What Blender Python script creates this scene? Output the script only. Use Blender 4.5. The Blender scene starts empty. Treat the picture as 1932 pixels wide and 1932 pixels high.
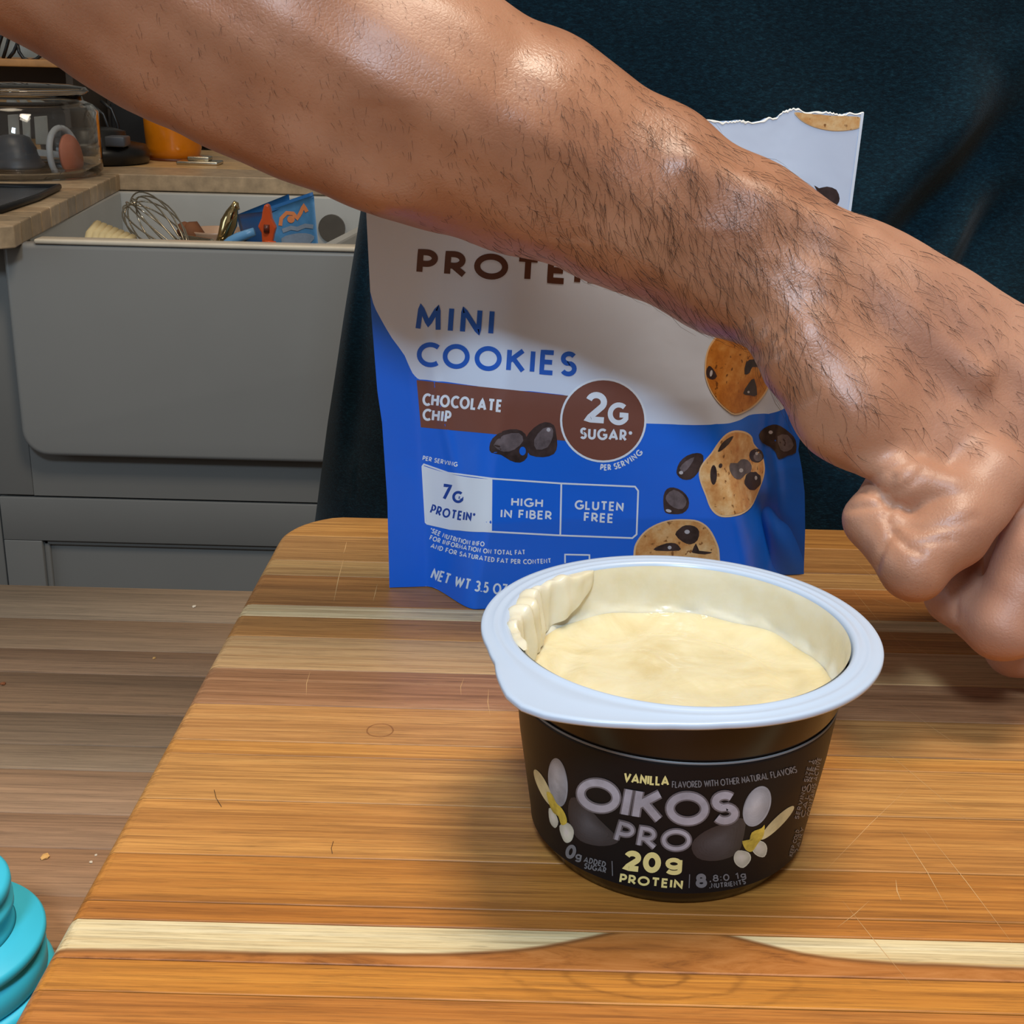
import bpy, bmesh, math, random
import numpy as np
from mathutils import Vector, Matrix
from mathutils.bvhtree import BVHTree

random.seed(7); RNG = np.random.default_rng(11)
BT = 0.94                                   # height of the board's top above the floor
SC = bpy.context.scene
COL = SC.collection

# ------------------------------------------------------------------ camera
F_PX, PITCH, ROLL = 2473.6, 0.338861, 0.02574
CAM = np.array([0.0, 0.0, BT + 0.19])
FW = np.array([0, math.cos(PITCH), -math.sin(PITCH)])
_U = np.array([0, math.sin(PITCH), math.cos(PITCH)])
_R = np.array([1.0, 0, 0])
RT = math.cos(ROLL) * _R + math.sin(ROLL) * _U
UP = -math.sin(ROLL) * _R + math.cos(ROLL) * _U
cd = bpy.data.cameras.new('camera'); cam = bpy.data.objects.new('camera', cd); COL.objects.link(cam)
cd.sensor_width = 36.0; cd.lens = F_PX / 1932 * 36.0; cd.clip_start = 0.01
M = Matrix((tuple(RT), tuple(UP), tuple(-FW))).transposed().to_4x4()
M.translation = Vector(CAM); cam.matrix_world = M
SC.camera = cam

# ------------------------------------------------------------------ light and exposure
SC.view_settings.view_transform = 'Standard'; SC.view_settings.look = 'None'
SC.view_settings.gamma = 1.0; SC.view_settings.use_curve_mapping = False
SC.view_settings.exposure = 0.0
w = bpy.data.worlds.new('world'); SC.world = w; w.use_nodes = True
w.node_tree.nodes['Background'].inputs[0].default_value = (1.0, 0.90, 0.78, 1)
w.node_tree.nodes['Background'].inputs[1].default_value = 0.21

def area(name, loc, target, size, power, color, size_y=None):
    l = bpy.data.lights.new(name, 'AREA'); l.energy = power; l.color = color; l.size = size
    if size_y: l.shape = 'RECTANGLE'; l.size_y = size_y
    o = bpy.data.objects.new(name, l); COL.objects.link(o); o.location = loc
    o.rotation_euler = (Vector(target) - Vector(loc)).to_track_quat('-Z', 'Y').to_euler()
    return o
area('front_lamp', (-0.15, -0.85, BT + 1.28), (0.05, 0.4, BT), 0.26, 19.0, (0.60, 0.80, 1.0))
area('ceiling_lamp', (0.24, 0.30, BT + 1.45), (0.08, 0.3, BT), 0.45, 16.0, (1.0, 0.88, 0.72))
area('kitchen_lamp', (-0.75, 1.55, BT + 1.5), (-0.5, 1.9, BT), 0.5, 4.5, (1.0, 0.82, 0.60))
area('window_light', (-2.3, 0.35, BT + 0.5), (-0.3, 1.2, BT - 0.2), 1.0, 6.0, (0.70, 0.86, 1.0))

# ------------------------------------------------------------------ helpers
def ray(x, y):
    return FW + (x - 966) / F_PX * RT - (y - 966) / F_PX * UP
def onz(x, y, z):                           # z relative to the board's top
    d = ray(x, y); return CAM + d * ((z + BT - CAM[2]) / d[2])
def ony(x, y, Y):
    d = ray(x, y); return CAM + d * (Y / d[1])
def pz(x, y, Z):
    return CAM + ray(x, y) * Z
def lin(c):
    return tuple(((v / 255) / 12.92 if v / 255 <= 0.04045 else ((v / 255 + 0.055) / 1.055) ** 2.4) for v in c) + (1.0,)

def link(o, parent=None):
    COL.objects.link(o)
    if parent is not None: o.parent = parent
    return o
def mesh(name, verts, faces, mat=None, parent=None, smooth=True, mats=None, midx=None):
    m = bpy.data.meshes.new(name)
    m.from_pydata([tuple(map(float, v)) for v in verts], [], [tuple(map(int, f)) for f in faces]); m.update()
    for k in (mats or ([mat] if mat else [])): m.materials.append(k)
    if midx is not None: m.polygons.foreach_set('material_index', list(midx))
    if smooth: m.polygons.foreach_set('use_smooth', [True] * len(m.polygons))
    return link(bpy.data.objects.new(name, m), parent)
def bm_obj(name, bm, mat, parent=None, smooth=True, recalc=True):
    if recalc: bmesh.ops.recalc_face_normals(bm, faces=bm.faces[:])
    m = bpy.data.meshes.new(name); bm.to_mesh(m); bm.free(); m.materials.append(mat)
    if smooth: m.polygons.foreach_set('use_smooth', [True] * len(m.polygons))
    return link(bpy.data.objects.new(name, m), parent)
def empty(name, loc=(0, 0, 0)):
    o = bpy.data.objects.new(name, None); COL.objects.link(o); o.location = loc; o.empty_display_size = 0.02
    return o
def keep(o, parent):                        # parent without moving
    o.parent = parent; o.matrix_parent_inverse = Matrix.Translation(-Vector(parent.location)); return o
def tag(o, label=None, cat=None, group=None, kind=None):
    if label: o['label'] = label
    if cat: o['category'] = cat
    if group: o['group'] = group
    if kind: o['kind'] = kind
    return o
def structure(o, label=None, cat='wall'):
    o['kind'] = 'structure'
    if label: o['label'] = label; o['category'] = cat
    return o
def bevel_mod(o, w, seg=3, ang=35):
    b = o.modifiers.new('bevel', 'BEVEL'); b.width = w; b.segments = seg; b.limit_method = 'ANGLE'; b.angle_limit = math.radians(ang)
    return o
def box(name, lo, hi, mat, parent=None, bev=0.0, seg=3):
    x0, y0, z0 = lo; x1, y1, z1 = hi
    v = [(x0, y0, z0), (x1, y0, z0), (x1, y1, z0), (x0, y1, z0), (x0, y0, z1), (x1, y0, z1), (x1, y1, z1), (x0, y1, z1)]
    f = [(0, 3, 2, 1), (4, 5, 6, 7), (0, 1, 5, 4), (1, 2, 6, 5), (2, 3, 7, 6), (3, 0, 4, 7)]
    o = mesh(name, v, f, mat, parent, smooth=False)
    if bev: bevel_mod(o, bev, seg); o.data.polygons.foreach_set('use_smooth', [True] * 6)
    return o
def prism(name, poly, z0, z1, mat, parent=None, bev=0.0):
    n = len(poly)
    v = [(p[0], p[1], z0) for p in poly] + [(p[0], p[1], z1) for p in poly]
    f = [tuple(range(n))[::-1], tuple(range(n, 2 * n))] + [(i, (i + 1) % n, n + (i + 1) % n, n + i) for i in range(n)]
    o = mesh(name, v, f, mat, parent, smooth=False)
    if bev: bevel_mod(o, bev, 2)
    return o
def lathe(name, prof, mat, parent=None, c=(0, 0, 0), n=96, radf=None, close_first=True, close_last=False, mats=None, midx=None):
    V = []; Fc = []; mi = []
    for j, (r, z) in enumerate(prof):
        for i in range(n):
            a = 2 * math.pi * i / n
            rr = radf(a, r, z) if radf else r
            V.append((c[0] + rr * math.cos(a), c[1] + rr * math.sin(a), c[2] + z))
    for j in range(len(prof) - 1):
        for i in range(n):
            k = (i + 1) % n
            Fc.append((j * n + i, j * n + k, (j + 1) * n + k, (j + 1) * n + i)); mi.append(midx[j] if midx else 0)
    if close_first: Fc.append(tuple(range(n))[::-1]); mi.append(midx[0] if midx else 0)
    if close_last: Fc.append(tuple((len(prof) - 1) * n + i for i in range(n))); mi.append(midx[-1] if midx else 0)
    return mesh(name, V, Fc, mat, parent, mats=mats, midx=mi if mats else None)
def tube(pts, r, sides=8, caps=True):
    """verts, faces of a tube along pts; r scalar or list"""
    P = [Vector(p) for p in pts]; n = len(P); R = r if hasattr(r, '__len__') else [r] * n
    V = []; Fc = []; prev = None
    for i in range(n):
        t = (P[min(i + 1, n - 1)] - P[max(i - 1, 0)]).normalized()
        if prev is None: u = t.orthogonal().normalized()
        else: u = (prev - t * prev.dot(t)).normalized()
        prev = u; v = t.cross(u)
        for k in range(sides):
            a = 2 * math.pi * k / sides
            V.append(P[i] + (u * math.cos(a) + v * math.sin(a)) * R[i])
    for i in range(n - 1):
        for k in range(sides):
            k2 = (k + 1) % sides
            Fc.append((i * sides + k, i * sides + k2, (i + 1) * sides + k2, (i + 1) * sides + k))
    if caps:
        Fc.append(tuple(range(sides))[::-1]); Fc.append(tuple((n - 1) * sides + k for k in range(sides)))
    return V, Fc
def tubes(name, lst, mat, parent=None, sides=8):
    V = []; Fc = []
    for pts, r in lst:
        v, f = tube(pts, r, sides); b = len(V); V += v; Fc += [tuple(i + b for i in q) for q in f]
    return mesh(name, V, Fc, mat, parent)
def ss(x, a=0.0, b=1.0):
    t = np.clip((np.asarray(x, float) - a) / (b - a), 0, 1); return t * t * (3 - 2 * t)

# ------------------------------------------------------------------ materials
class NT:
    def __init__(s, name):
        s.m = bpy.data.materials.new(name); s.m.use_nodes = True; s.t = s.m.node_tree
        s.b = s.t.nodes['Principled BSDF']; s.co = None
    def n(s, typ, **k):
        nd = s.t.nodes.new(typ)
        for a, v in k.items(): setattr(nd, a, v)
        return nd
    def l(s, a, b): s.t.links.new(a, b)
    def coord(s, scale=(1, 1, 1), loc=(0, 0, 0), out='Object'):
        tc = s.n('ShaderNodeTexCoord'); mp = s.n('ShaderNodeMapping')
        mp.inputs['Scale'].default_value = scale; mp.inputs['Location'].default_value = loc
        s.l(tc.outputs[out], mp.inputs[0]); return mp.outputs[0]
    def noise(s, vec, scale, detail=4, rough=0.6, dist=0.0):
        nd = s.n('ShaderNodeTexNoise'); nd.inputs['Scale'].default_value = scale; nd.inputs['Detail'].default_value = detail
        nd.inputs['Roughness'].default_value = rough; nd.inputs['Distortion'].default_value = dist
        s.l(vec, nd.inputs['Vector']); return nd.outputs['Fac']
    def ramp(s, fac, stops, interp='LINEAR'):
        r = s.n('ShaderNodeValToRGB'); e = r.color_ramp.elements; r.color_ramp.interpolation = interp
        while len(e) < len(stops): e.new(0.5)
        for q, (p, c) in zip(e, stops): q.position = p; q.color = c if len(c) == 4 else tuple(c) + (1,)
        s.l(fac, r.inputs[0]); return r.outputs[0]
    def mix(s, fac, a, b, mode='MIX'):
        m = s.n('ShaderNodeMix', data_type='RGBA', blend_type=mode)
        for v, i in ((fac, 0), (a, 6), (b, 7)):
            if hasattr(v, 'is_linked'): s.l(v, m.inputs[i])
            else: m.inputs[i].default_value = v
        return m.outputs[2]
    def math(s, op, a, b=None, c=None, clamp=False):
        m = s.n('ShaderNodeMath', operation=op); m.use_clamp = clamp
        for i, v in enumerate((a, b, c)):
            if v is None: continue
            if hasattr(v, 'is_linked'): s.l(v, m.inputs[i])
            else: m.inputs[i].default_value = v
        return m.outputs[0]
    def bump(s, h, strength=0.2, dist=0.001):
        b = s.n('ShaderNodeBump'); b.inputs['Strength'].default_value = strength; b.inputs['Distance'].default_value = dist
        s.l(h, b.inputs['Height'])
        if s.b.inputs['Normal'].is_linked: s.l(s.b.inputs['Normal'].links[0].from_socket, b.inputs['Normal'])
        s.l(b.outputs[0], s.b.inputs['Normal'])
    def set(s, **k):
        for a, v in k.items():
            i = s.b.inputs[a.replace('_', ' ')]
            if hasattr(v, 'is_linked'): s.l(v, i)
            else: i.default_value = v
        return s.m

def plain(name, c, rough=0.5, metal=0.0, var=0.06, scale=30, bump=0.0, bscale=300, bdist=0.0005, **k):
    t = NT(name); v = t.coord(); col = lin(c)
    f = t.noise(v, scale)
    d = tuple(x * (1 - 2 * var) for x in col[:3]) + (1,); h = tuple(min(1, x * (1 + 2 * var)) for x in col[:3]) + (1,)
    t.l(t.ramp(f, [(0.3, d), (0.7, h)]), t.b.inputs['Base Color'])
    t.set(Roughness=rough, Metallic=metal)
    if bump: t.bump(t.noise(v, bscale), bump, bdist)
    for a, v2 in k.items(): t.b.inputs[a.replace('_', ' ')].default_value = v2
    return t.m

def wood(name, base, dark, light, seed=0, streak=0.5, rough=0.42, fine=0.25, bump=0.12, extra=None, yscale=1.0):
    t = NT(name)
    v = t.coord((1.3, 100 * yscale, 100), (seed * 3.7, seed * 1.9, seed))
    big = t.noise(v, 3.2, 8, 0.68, 0.9)
    c = t.ramp(big, [(0.30, lin(dark)), (0.5, lin(base)), (0.70, lin(light))])
    v2 = t.coord((9, 330 * yscale, 330), (seed, seed * 2.3, 0))
    fib = t.noise(v2, 4.0, 6, 0.75, 0.3)
    c = t.mix(t.math('MULTIPLY', t.ramp(fib, [(0.36, (1, 1, 1)), (0.54, (0, 0, 0))]), fine), c, lin([x * 0.62 for x in dark]))
    v3 = t.coord((0.8, 110 * yscale, 110), (seed * 5.1, -seed, 2))
    st = t.noise(v3, 2.0, 3, 0.5, 0.9)
    c = t.mix(t.math('MULTIPLY', t.ramp(st, [(0.30, (1, 1, 1)), (0.36, (0, 0, 0))]), streak * .8), c, lin([x * 0.70 for x in dark]))
    # short pores
    v4 = t.coord((90, 900 * yscale, 900), (seed * 2, seed, 1))
    c = t.mix(t.math('MULTIPLY', t.ramp(t.noise(v4, 1.0, 2, 0.5), [(0.24, (1, 1, 1)), (0.32, (0, 0, 0))]), 0.35), c, lin([x * 0.5 for x in dark]))
    if extra: c = extra(t, c)
    t.l(c, t.b.inputs['Base Color'])
    t.l(t.ramp(fib, [(0.3, (rough + .12,) * 3), (0.7, (rough - .05,) * 3)]), t.b.inputs['Roughness'])
    t.b.inputs['Specular IOR Level'].default_value = 0.35
    t.bump(fib, bump, 0.0004)
    return t.m
# ------------------------------------------------------------------ the room
m_wall = plain('wall_paint', (150, 148, 142), 0.8, bump=0.1)
m_floor = wood('floor_wood', (110, 80, 55), (80, 55, 38), (130, 98, 70), 3)
structure(box('floor', (-2.6, -2.2, -0.05), (2.6, 2.62, 0.0), m_floor))
structure(box('wall_back', (-2.6, 2.62, 0.0), (2.6, 2.72, 2.6), m_wall))
structure(box('wall_left', (-2.7, -2.2, 0.0), (-2.6, 2.72, 2.6), m_wall))

# ------------------------------------------------------------------ island with its plank top
m_isl = plain('island_paint', (92, 96, 98), 0.6)
structure(box('island_base', (-0.75, -0.35, 0.0), (0.85, 0.47, BT - 0.068), m_isl, bev=0.002), 'grey island base below the plank worktop', 'cabinet')
top = empty('island_countertop', (0, 0.1, BT - 0.03))
tag(top, 'weathered grey-brown plank worktop under the cutting board', 'countertop')
ISL_FAR = 0.5148
isl_y = [ISL_FAR] + [onz(150, q, -0.03)[1] for q in (1168, 1225, 1270, 1345, 1405, 1452, 1535, 1600, 1690, 1790, 1900)] + [0.14, 0.06, -0.02, -0.12, -0.24, -0.37]
tones = [((128, 116, 98), 1), ((140, 120, 96), 2), ((142, 117, 92), 3), ((134, 112, 88), 4), ((120, 106, 88), 5), ((132, 120, 102), 6), ((142, 122, 100), 7), ((138, 116, 94), 8), ((146, 120, 94), 9), ((150, 122, 94), 10), ((150, 122, 94), 11)]
for i in range(len(isl_y) - 1):
    c, sd = tones[min(i, len(tones) - 1)]
    c = [c[0] * 1.12, c[1] * 1.02, c[2] * 0.95]
    mt = wood('counter_plank_wood', c, [x * .84 for x in c], [min(255, x * 1.10) for x in c], sd + 20, 0.25, 0.5, 0.45, 0.25)
    o = box('plank', (-0.80, isl_y[i + 1] + .0001, BT - 0.068), (0.90, isl_y[i] - .0001, BT - 0.03), mt, None, 0.0005, 1)
    keep(o, top)

# ------------------------------------------------------------------ cutting board of edge-grain staves
board = empty('cutting_board', (0.15, 0.2, BT - 0.03))
tag(board, 'thick striped wooden cutting board with rounded corner, under cup and pouch', 'cutting board')
T = 0.0297; XR = 0.40; YF = 0.5295; CR = 0.030; ER = 0.0035; YN = 0.08
def xleft(y):
    xb = -0.0998 + 0.0105 * ((y - 0.2274) / 0.25) * 0.42
    if y > YF - CR: return xb + CR - math.sqrt(max(0, CR * CR - (y - YF + CR) ** 2))
    if y < YN + CR: return xb + CR - math.sqrt(max(0, CR * CR - (y - YN - CR) ** 2))
    return xb
# px rows read along the left edge of the board (x, y)
rows = [(560, 1010), (505, 1055), (490, 1083), (460, 1139), (445, 1160), (425, 1198), (388, 1258), (350, 1325), (312, 1393), (297, 1419), (250, 1504), (197, 1607), (150, 1696), (132, 1731), (92, 1805), (62, 1866)]
ys = [YF] + [onz(x, y, 0)[1] for x, y in rows] + [0.200, 0.170, 0.140, 0.112, YN]
pal = [((178, 118, 58), .5), ((172, 118, 66), .5), ((186, 136, 82), .4), ((176, 112, 58), .5), ((222, 180, 128), .3), ((190, 124, 64), .4),
       ((212, 168, 116), .25), ((164, 110, 72), .4), ((192, 130, 72), .6), ((198, 130, 62), .5), ((198, 134, 70), .5), ((194, 126, 62), .4),
       ((188, 116, 50), .7), ((184, 110, 46), .5), ((232, 208, 160), .3), ((198, 122, 48), .25), ((190, 114, 50), .5), ((194, 124, 58), .5), ((186, 114, 52), .4), ((196, 130, 66), .5), ((176, 104, 46), .5)]
LX, LY0, LY1 = 0.050, ys[15], ys[14]     # the sapwood stave and its knot
def sap(t, c):
    g = t.n('ShaderNodeNewGeometry'); sp = t.n('ShaderNodeSeparateXYZ'); t.l(g.outputs['Position'], sp.inputs[0])
    x, y = sp.outputs[0], sp.outputs[1]
    nz = t.noise(t.coord((14, 30, 1)), 1.0, 4)
    d = t.math('SUBTRACT', x, KX)
    e = t.math('POWER', 2.718, t.math('MULTIPLY', t.math('MULTIPLY', d, d), -1 / (2 * 0.0165 ** 2)))
    e2 = t.math('POWER', 2.718, t.math('MULTIPLY', t.math('MULTIPLY', d, d), -1 / (2 * 0.05 ** 2)))
    lowy = t.math('ADD', t.math('ADD', t.math('MULTIPLY', e, 0.0105), t.math('MULTIPLY', e2, 0.0035)), t.math('MULTIPLY_ADD', nz, 0.004, KY))
    k = t.math('MULTIPLY', t.math('SUBTRACT', y, lowy), 900, clamp=True)
    heart = t.ramp(t.noise(t.coord((10, 60, 1), (3, 1, 0)), 3.0, 6, .7, 1.2), [(0.3, lin((120, 70, 34))), (0.48, lin((178, 110, 52))), (0.7, lin((200, 132, 72)))])
    dk = t.math('MULTIPLY', t.math('SUBTRACT', 1.0, t.math('ABSOLUTE', t.math('MULTIPLY', t.math('SUBTRACT', y, lowy), 900))), 0.7, clamp=True)
    return t.mix(dk, t.mix(k, heart, c), lin((96, 62, 34)))
def knotty(t, c):
    g = t.n('ShaderNodeNewGeometry'); sp = t.n('ShaderNodeSeparateXYZ'); t.l(g.outputs['Position'], sp.inputs[0])
    x = t.math('SUBTRACT', sp.outputs[0], KX - 0.004); y = t.math('SUBTRACT', sp.outputs[1], LY0 - 0.002)
    rr = t.math('SQRT', t.math('ADD', t.math('MULTIPLY', x, x), t.math('MULTIPLY', t.math('MULTIPLY', y, y), 7.0)))
    w = t.math('SINE', t.math('MULTIPLY_ADD', t.noise(t.coord((40, 90, 1)), 1.0, 5), 9.0, t.math('MULTIPLY', rr, 520)))
    fall = t.math('SUBTRACT', 1.0, t.math('MULTIPLY', rr, 22), clamp=True)
    return t.mix(t.math('MULTIPLY', t.math('MULTIPLY', t.math('POWER', t.math('MAXIMUM', w, 0.0), 5.0), fall), 0.55), c, lin((104, 58, 22)))
def ring(t, c):
    g = t.n('ShaderNodeNewGeometry'); sp = t.n('ShaderNodeSeparateXYZ'); t.l(g.outputs['Position'], sp.inputs[0])
    q = onz(717, 1378, 0)
    x = t.math('SUBTRACT', sp.outputs[0], float(q[0])); y = t.math('SUBTRACT', sp.outputs[1], float(q[1]))
    nn = t.noise(t.coord((300, 300, 1)), 1.0, 3)
    rr = t.math('SQRT', t.math('ADD', t.math('MULTIPLY', x, x), t.math('MULTIPLY', t.math('MULTIPLY', y, y), 0.95)))
    dd = t.math('ABSOLUTE', t.math('SUBTRACT', rr, t.math('MULTIPLY_ADD', nn, 0.0008, 0.0034)))
    k = t.math('SUBTRACT', 1.0, t.math('MULTIPLY', dd, 2800), clamp=True)
    return t.mix(t.math('MULTIPLY', k, 0.75), c, lin((110, 60, 24)))
kq = onz(1262, 1790, 0); KX = float(kq[0]); KY = float(LY0 + 0.0005)
for i in range(len(ys) - 1):
    ya, yb = ys[i + 1], ys[i]
    c, st = pal[i % len(pal)]
    ex = sap if i == 14 else (knotty if i in (15, 16) else (ring if i in (8, 9) else None))
    if i == 14: dk, lt = [206, 172, 120], [242, 224, 184]
    elif i == 6: dk, lt = [180, 128, 78], [214, 168, 116]
    else: c = [c[0] * 1.0, c[1] * 1.045, c[2] * 1.08]; dk, lt = [c[0] * .80, c[1] * .76, c[2] * .72], [min(255, c[0] * 1.12), min(255, c[1] * 1.17), min(255, c[2] * 1.22)]
    mt = wood('board_stave_wood', c, dk, lt, i + 1, st, 0.38, 0.5, 0.12, ex)
    n = max(2, int((yb - ya) / 0.002)) if (yb > YF - CR - .001 or ya < YN + CR) else 2
    V = []; Fc = []; 
    g = 0.00012
    yl = [ya + g + (yb - ya - 2 * g) * k / n for k in range(n + 1)]
    yl = [yl[0], yl[0] + .00035] + yl[1:-1] + [yl[-1] - .00035, yl[-1]]
    if i == 0: yl += [YF - ER * (1 - math.sin(q)) for q in ()]
    per = 0
    for y in yl:
        # rounding at the far and near edges
        dz = 0.0
        dy = YF - y
        if dy < ER: dz = ER - math.sqrt(max(0, ER ** 2 - (ER - dy) ** 2))
        xl = xleft(y); zt = BT - dz
        lo = BT - T
        groove = 0.00025 if (y == yl[0] or y == yl[-1]) else 0.0
        sec = [(xl, lo)] + [(xl + ER * (1 - math.cos(a)), zt - ER * (1 - math.sin(a))) for a in (0, .4, .8, 1.2, 1.5708)]
        sec += [(0.05, zt - groove), (0.2, zt - groove), (XR - .01, zt - groove), (XR, zt - .003), (XR, lo)]
        sec[5] = (sec[5][0], sec[5][1] - groove)
        per = len(sec)
        V += [(a, y, b) for a, b in sec]
    rws = len(yl)
    for r in range(rws - 1):
        for k in range(per - 1):
            Fc.append((r * per + k, r * per + k + 1, (r + 1) * per + k + 1, (r + 1) * per + k))
        Fc.append((r * per + per - 1, r * per, (r + 1) * per, (r + 1) * per + per - 1))
    Fc.append(tuple(range(per))[::-1]); Fc.append(tuple((rws - 1) * per + k for k in range(per)))
    bm = bmesh.new(); m0 = bpy.data.meshes.new('t'); m0.from_pydata(V, [], Fc); bm.from_mesh(m0); bpy.data.meshes.remove(m0)
    o = bm_obj('stave', bm, mt, smooth=False)
    o.data.polygons.foreach_set('use_smooth', [abs(p.normal.z) < .93 and abs(p.normal.y) < .9 for p in o.data.polygons])
    keep(o, board)
# fine pale knife scratches cut into the board
m_scr = plain('scratch_wood', (214, 168, 112), 0.6)
V = []; Fc = []
def scratch(p0, p1, wpx=1.6, z=0.00006):
    a = onz(*p0, 0); b = onz(*p1, 0); m = (a + b) / 2 + np.array([random.uniform(-1, 1), random.uniform(-1, 1), 0]) * .0006
    d = (b - a) / np.linalg.norm(b - a); s = np.array([-d[1], d[0], 0]) * wpx * 0.00006
    bs = len(V)
    for q, k in ((a, .2), (m, 1), (b, .2)): V.extend([q + s * k + [0, 0, z], q - s * k + [0, 0, z]])
    Fc.extend([(bs, bs + 1, bs + 3, bs + 2), (bs + 2, bs + 3, bs + 5, bs + 4)])
for a, b, wd in [((648, 1056), (630, 1134), 3), ((654, 1022), (648, 1045), 2), ((712, 1102), (704, 1134), 2), ((585, 1268), (578, 1312), 1.6), ((875, 1280), (870, 1312), 1.6), ((922, 1300), (925, 1350), 1.6),
                 ((1600, 1050), (1760, 1180), 1.4), ((1590, 1090), (1720, 1240), 1.2), ((1640, 1180), (1860, 1290), 1.3), ((1650, 1400), (1840, 1560), 1.2), ((1700, 1570), (1790, 1720), 1.6),
                 ((1740, 1560), (1910, 1780), 1.4), ((1690, 1660), (1700, 1700), 2), ((1590, 1700), (1720, 1860), 1.2), ((1720, 1480), (1560, 1640), 1.1), ((1580, 1750), (1640, 1700), 1.2),
                 ((1620, 1120), (1700, 1150), 1.2), ((1700, 1330), (1860, 1440), 1.1), ((1540, 1180), (1600, 1250), 1.1)]:
    scratch(a, b, wd)
o = mesh('knife_scratches', V, Fc, m_scr, smooth=False); tag(o, kind='stuff'); keep(o, board)
m_hair = plain('hair_dark', (40, 24, 16), 0.5)
def board_hair(px):
    P = [onz(x, y, 0.0002) for x, y in px]
    return tube(P, 0.00007, 4)
for hp in ([(404, 1490), (408, 1506), (418, 1522)], [(629, 1587), (625, 1600), (627, 1610)]):
    v, f = board_hair(hp); o = mesh('loose_hair', v, f, m_hair)
    tag(o, 'tiny dark loose hair on the cutting board, ' + ('nearer its left edge' if hp[0][0] < 500 else 'lower one, nearer the cup'), 'hair')

# ------------------------------------------------------------------ crumbs on the worktop
m_crumb = plain('crumb', (214, 160, 90), 0.7); m_crumb2 = plain('crumb_pale', (206, 188, 164), 0.7); m_crumb3 = plain('crumb_red', (150, 84, 44), 0.7)
for (x, y, s, mt, lb) in [(85, 1618, 9, m_crumb, 'golden cookie flake on grey worktop near the turquoise cup'), (291, 1242, 5, m_crumb, 'small golden crumb midway along the grey worktop'),
                          (367, 1145, 7, m_crumb2, 'pale oval crumb near the far edge of the worktop'), (6, 1291, 8, m_crumb3, 'reddish brown crumb at the left edge of the picture'),
                          (181, 1614, 3, m_crumb2, 'tiny white crumb beside the board edge, upper of two'), (172, 1627, 3.5, m_crumb2, 'tiny white crumb beside the board edge, lower of two')]:
    p = onz(x, y, -0.03); s = s * 0.00015
    bm = bmesh.new(); bmesh.ops.create_icosphere(bm, subdivisions=1, radius=1)
    for v in bm.verts: v.co = Vector((v.co.x * s * random.uniform(.7, 1.3), v.co.y * s * 1.2 * random.uniform(.7, 1.3), v.co.z * s * .35))
    o = bm_obj('crumb', bm, mt, smooth=False); o.location = (p[0], p[1], BT - 0.03 + s * .3); tag(o, lb, 'crumb')

# ------------------------------------------------------------------ turquoise stepped cup
m_cy = plain('turquoise_silicone', (62, 196, 222), 0.42, var=0.02)
cy = empty('stepped_cup', (-0.1365, 0.262, BT - 0.03))
tag(cy, 'turquoise stepped silicone cup upside down beside the cutting board', 'cup')
def pt2(prof, k=0.0006):
    return prof
lathe('base_ring', [(0.018, 0), (0.0258, 0.0), (0.0268, 0.0008), (0.0268, 0.0024), (0.0260, 0.0032), (0.0246, 0.0036), (0.018, 0.0036)], m_cy, cy)
lathe('lower_tier', [(0.018, 0.0035), (0.0246, 0.0036), (0.0253, 0.0046), (0.0253, 0.0102), (0.0246, 0.0108), (0.0242, 0.0114), (0.0242, 0.0124), (0.0254, 0.0130), (0.0257, 0.0136), (0.0257, 0.0150), (0.0250, 0.0157), (0.0205, 0.0163), (0.0190, 0.0172)], m_cy, cy)
lathe('upper_tier', [(0.018, 0.0160), (0.0190, 0.0170), (0.0184, 0.0185), (0.0180, 0.0212), (0.0184, 0.0218), (0.0190, 0.0224), (0.0190, 0.0243), (0.0182, 0.0250), (0.0180, 0.0264), (0.0187, 0.0272), (0.0189, 0.0280), (0.0187, 0.0294), (0.0178, 0.0301), (0.0120, 0.0303), (0.0100, 0.0296), (0.004, 0.0294), (0.0001, 0.0294)], m_cy, cy)
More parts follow.
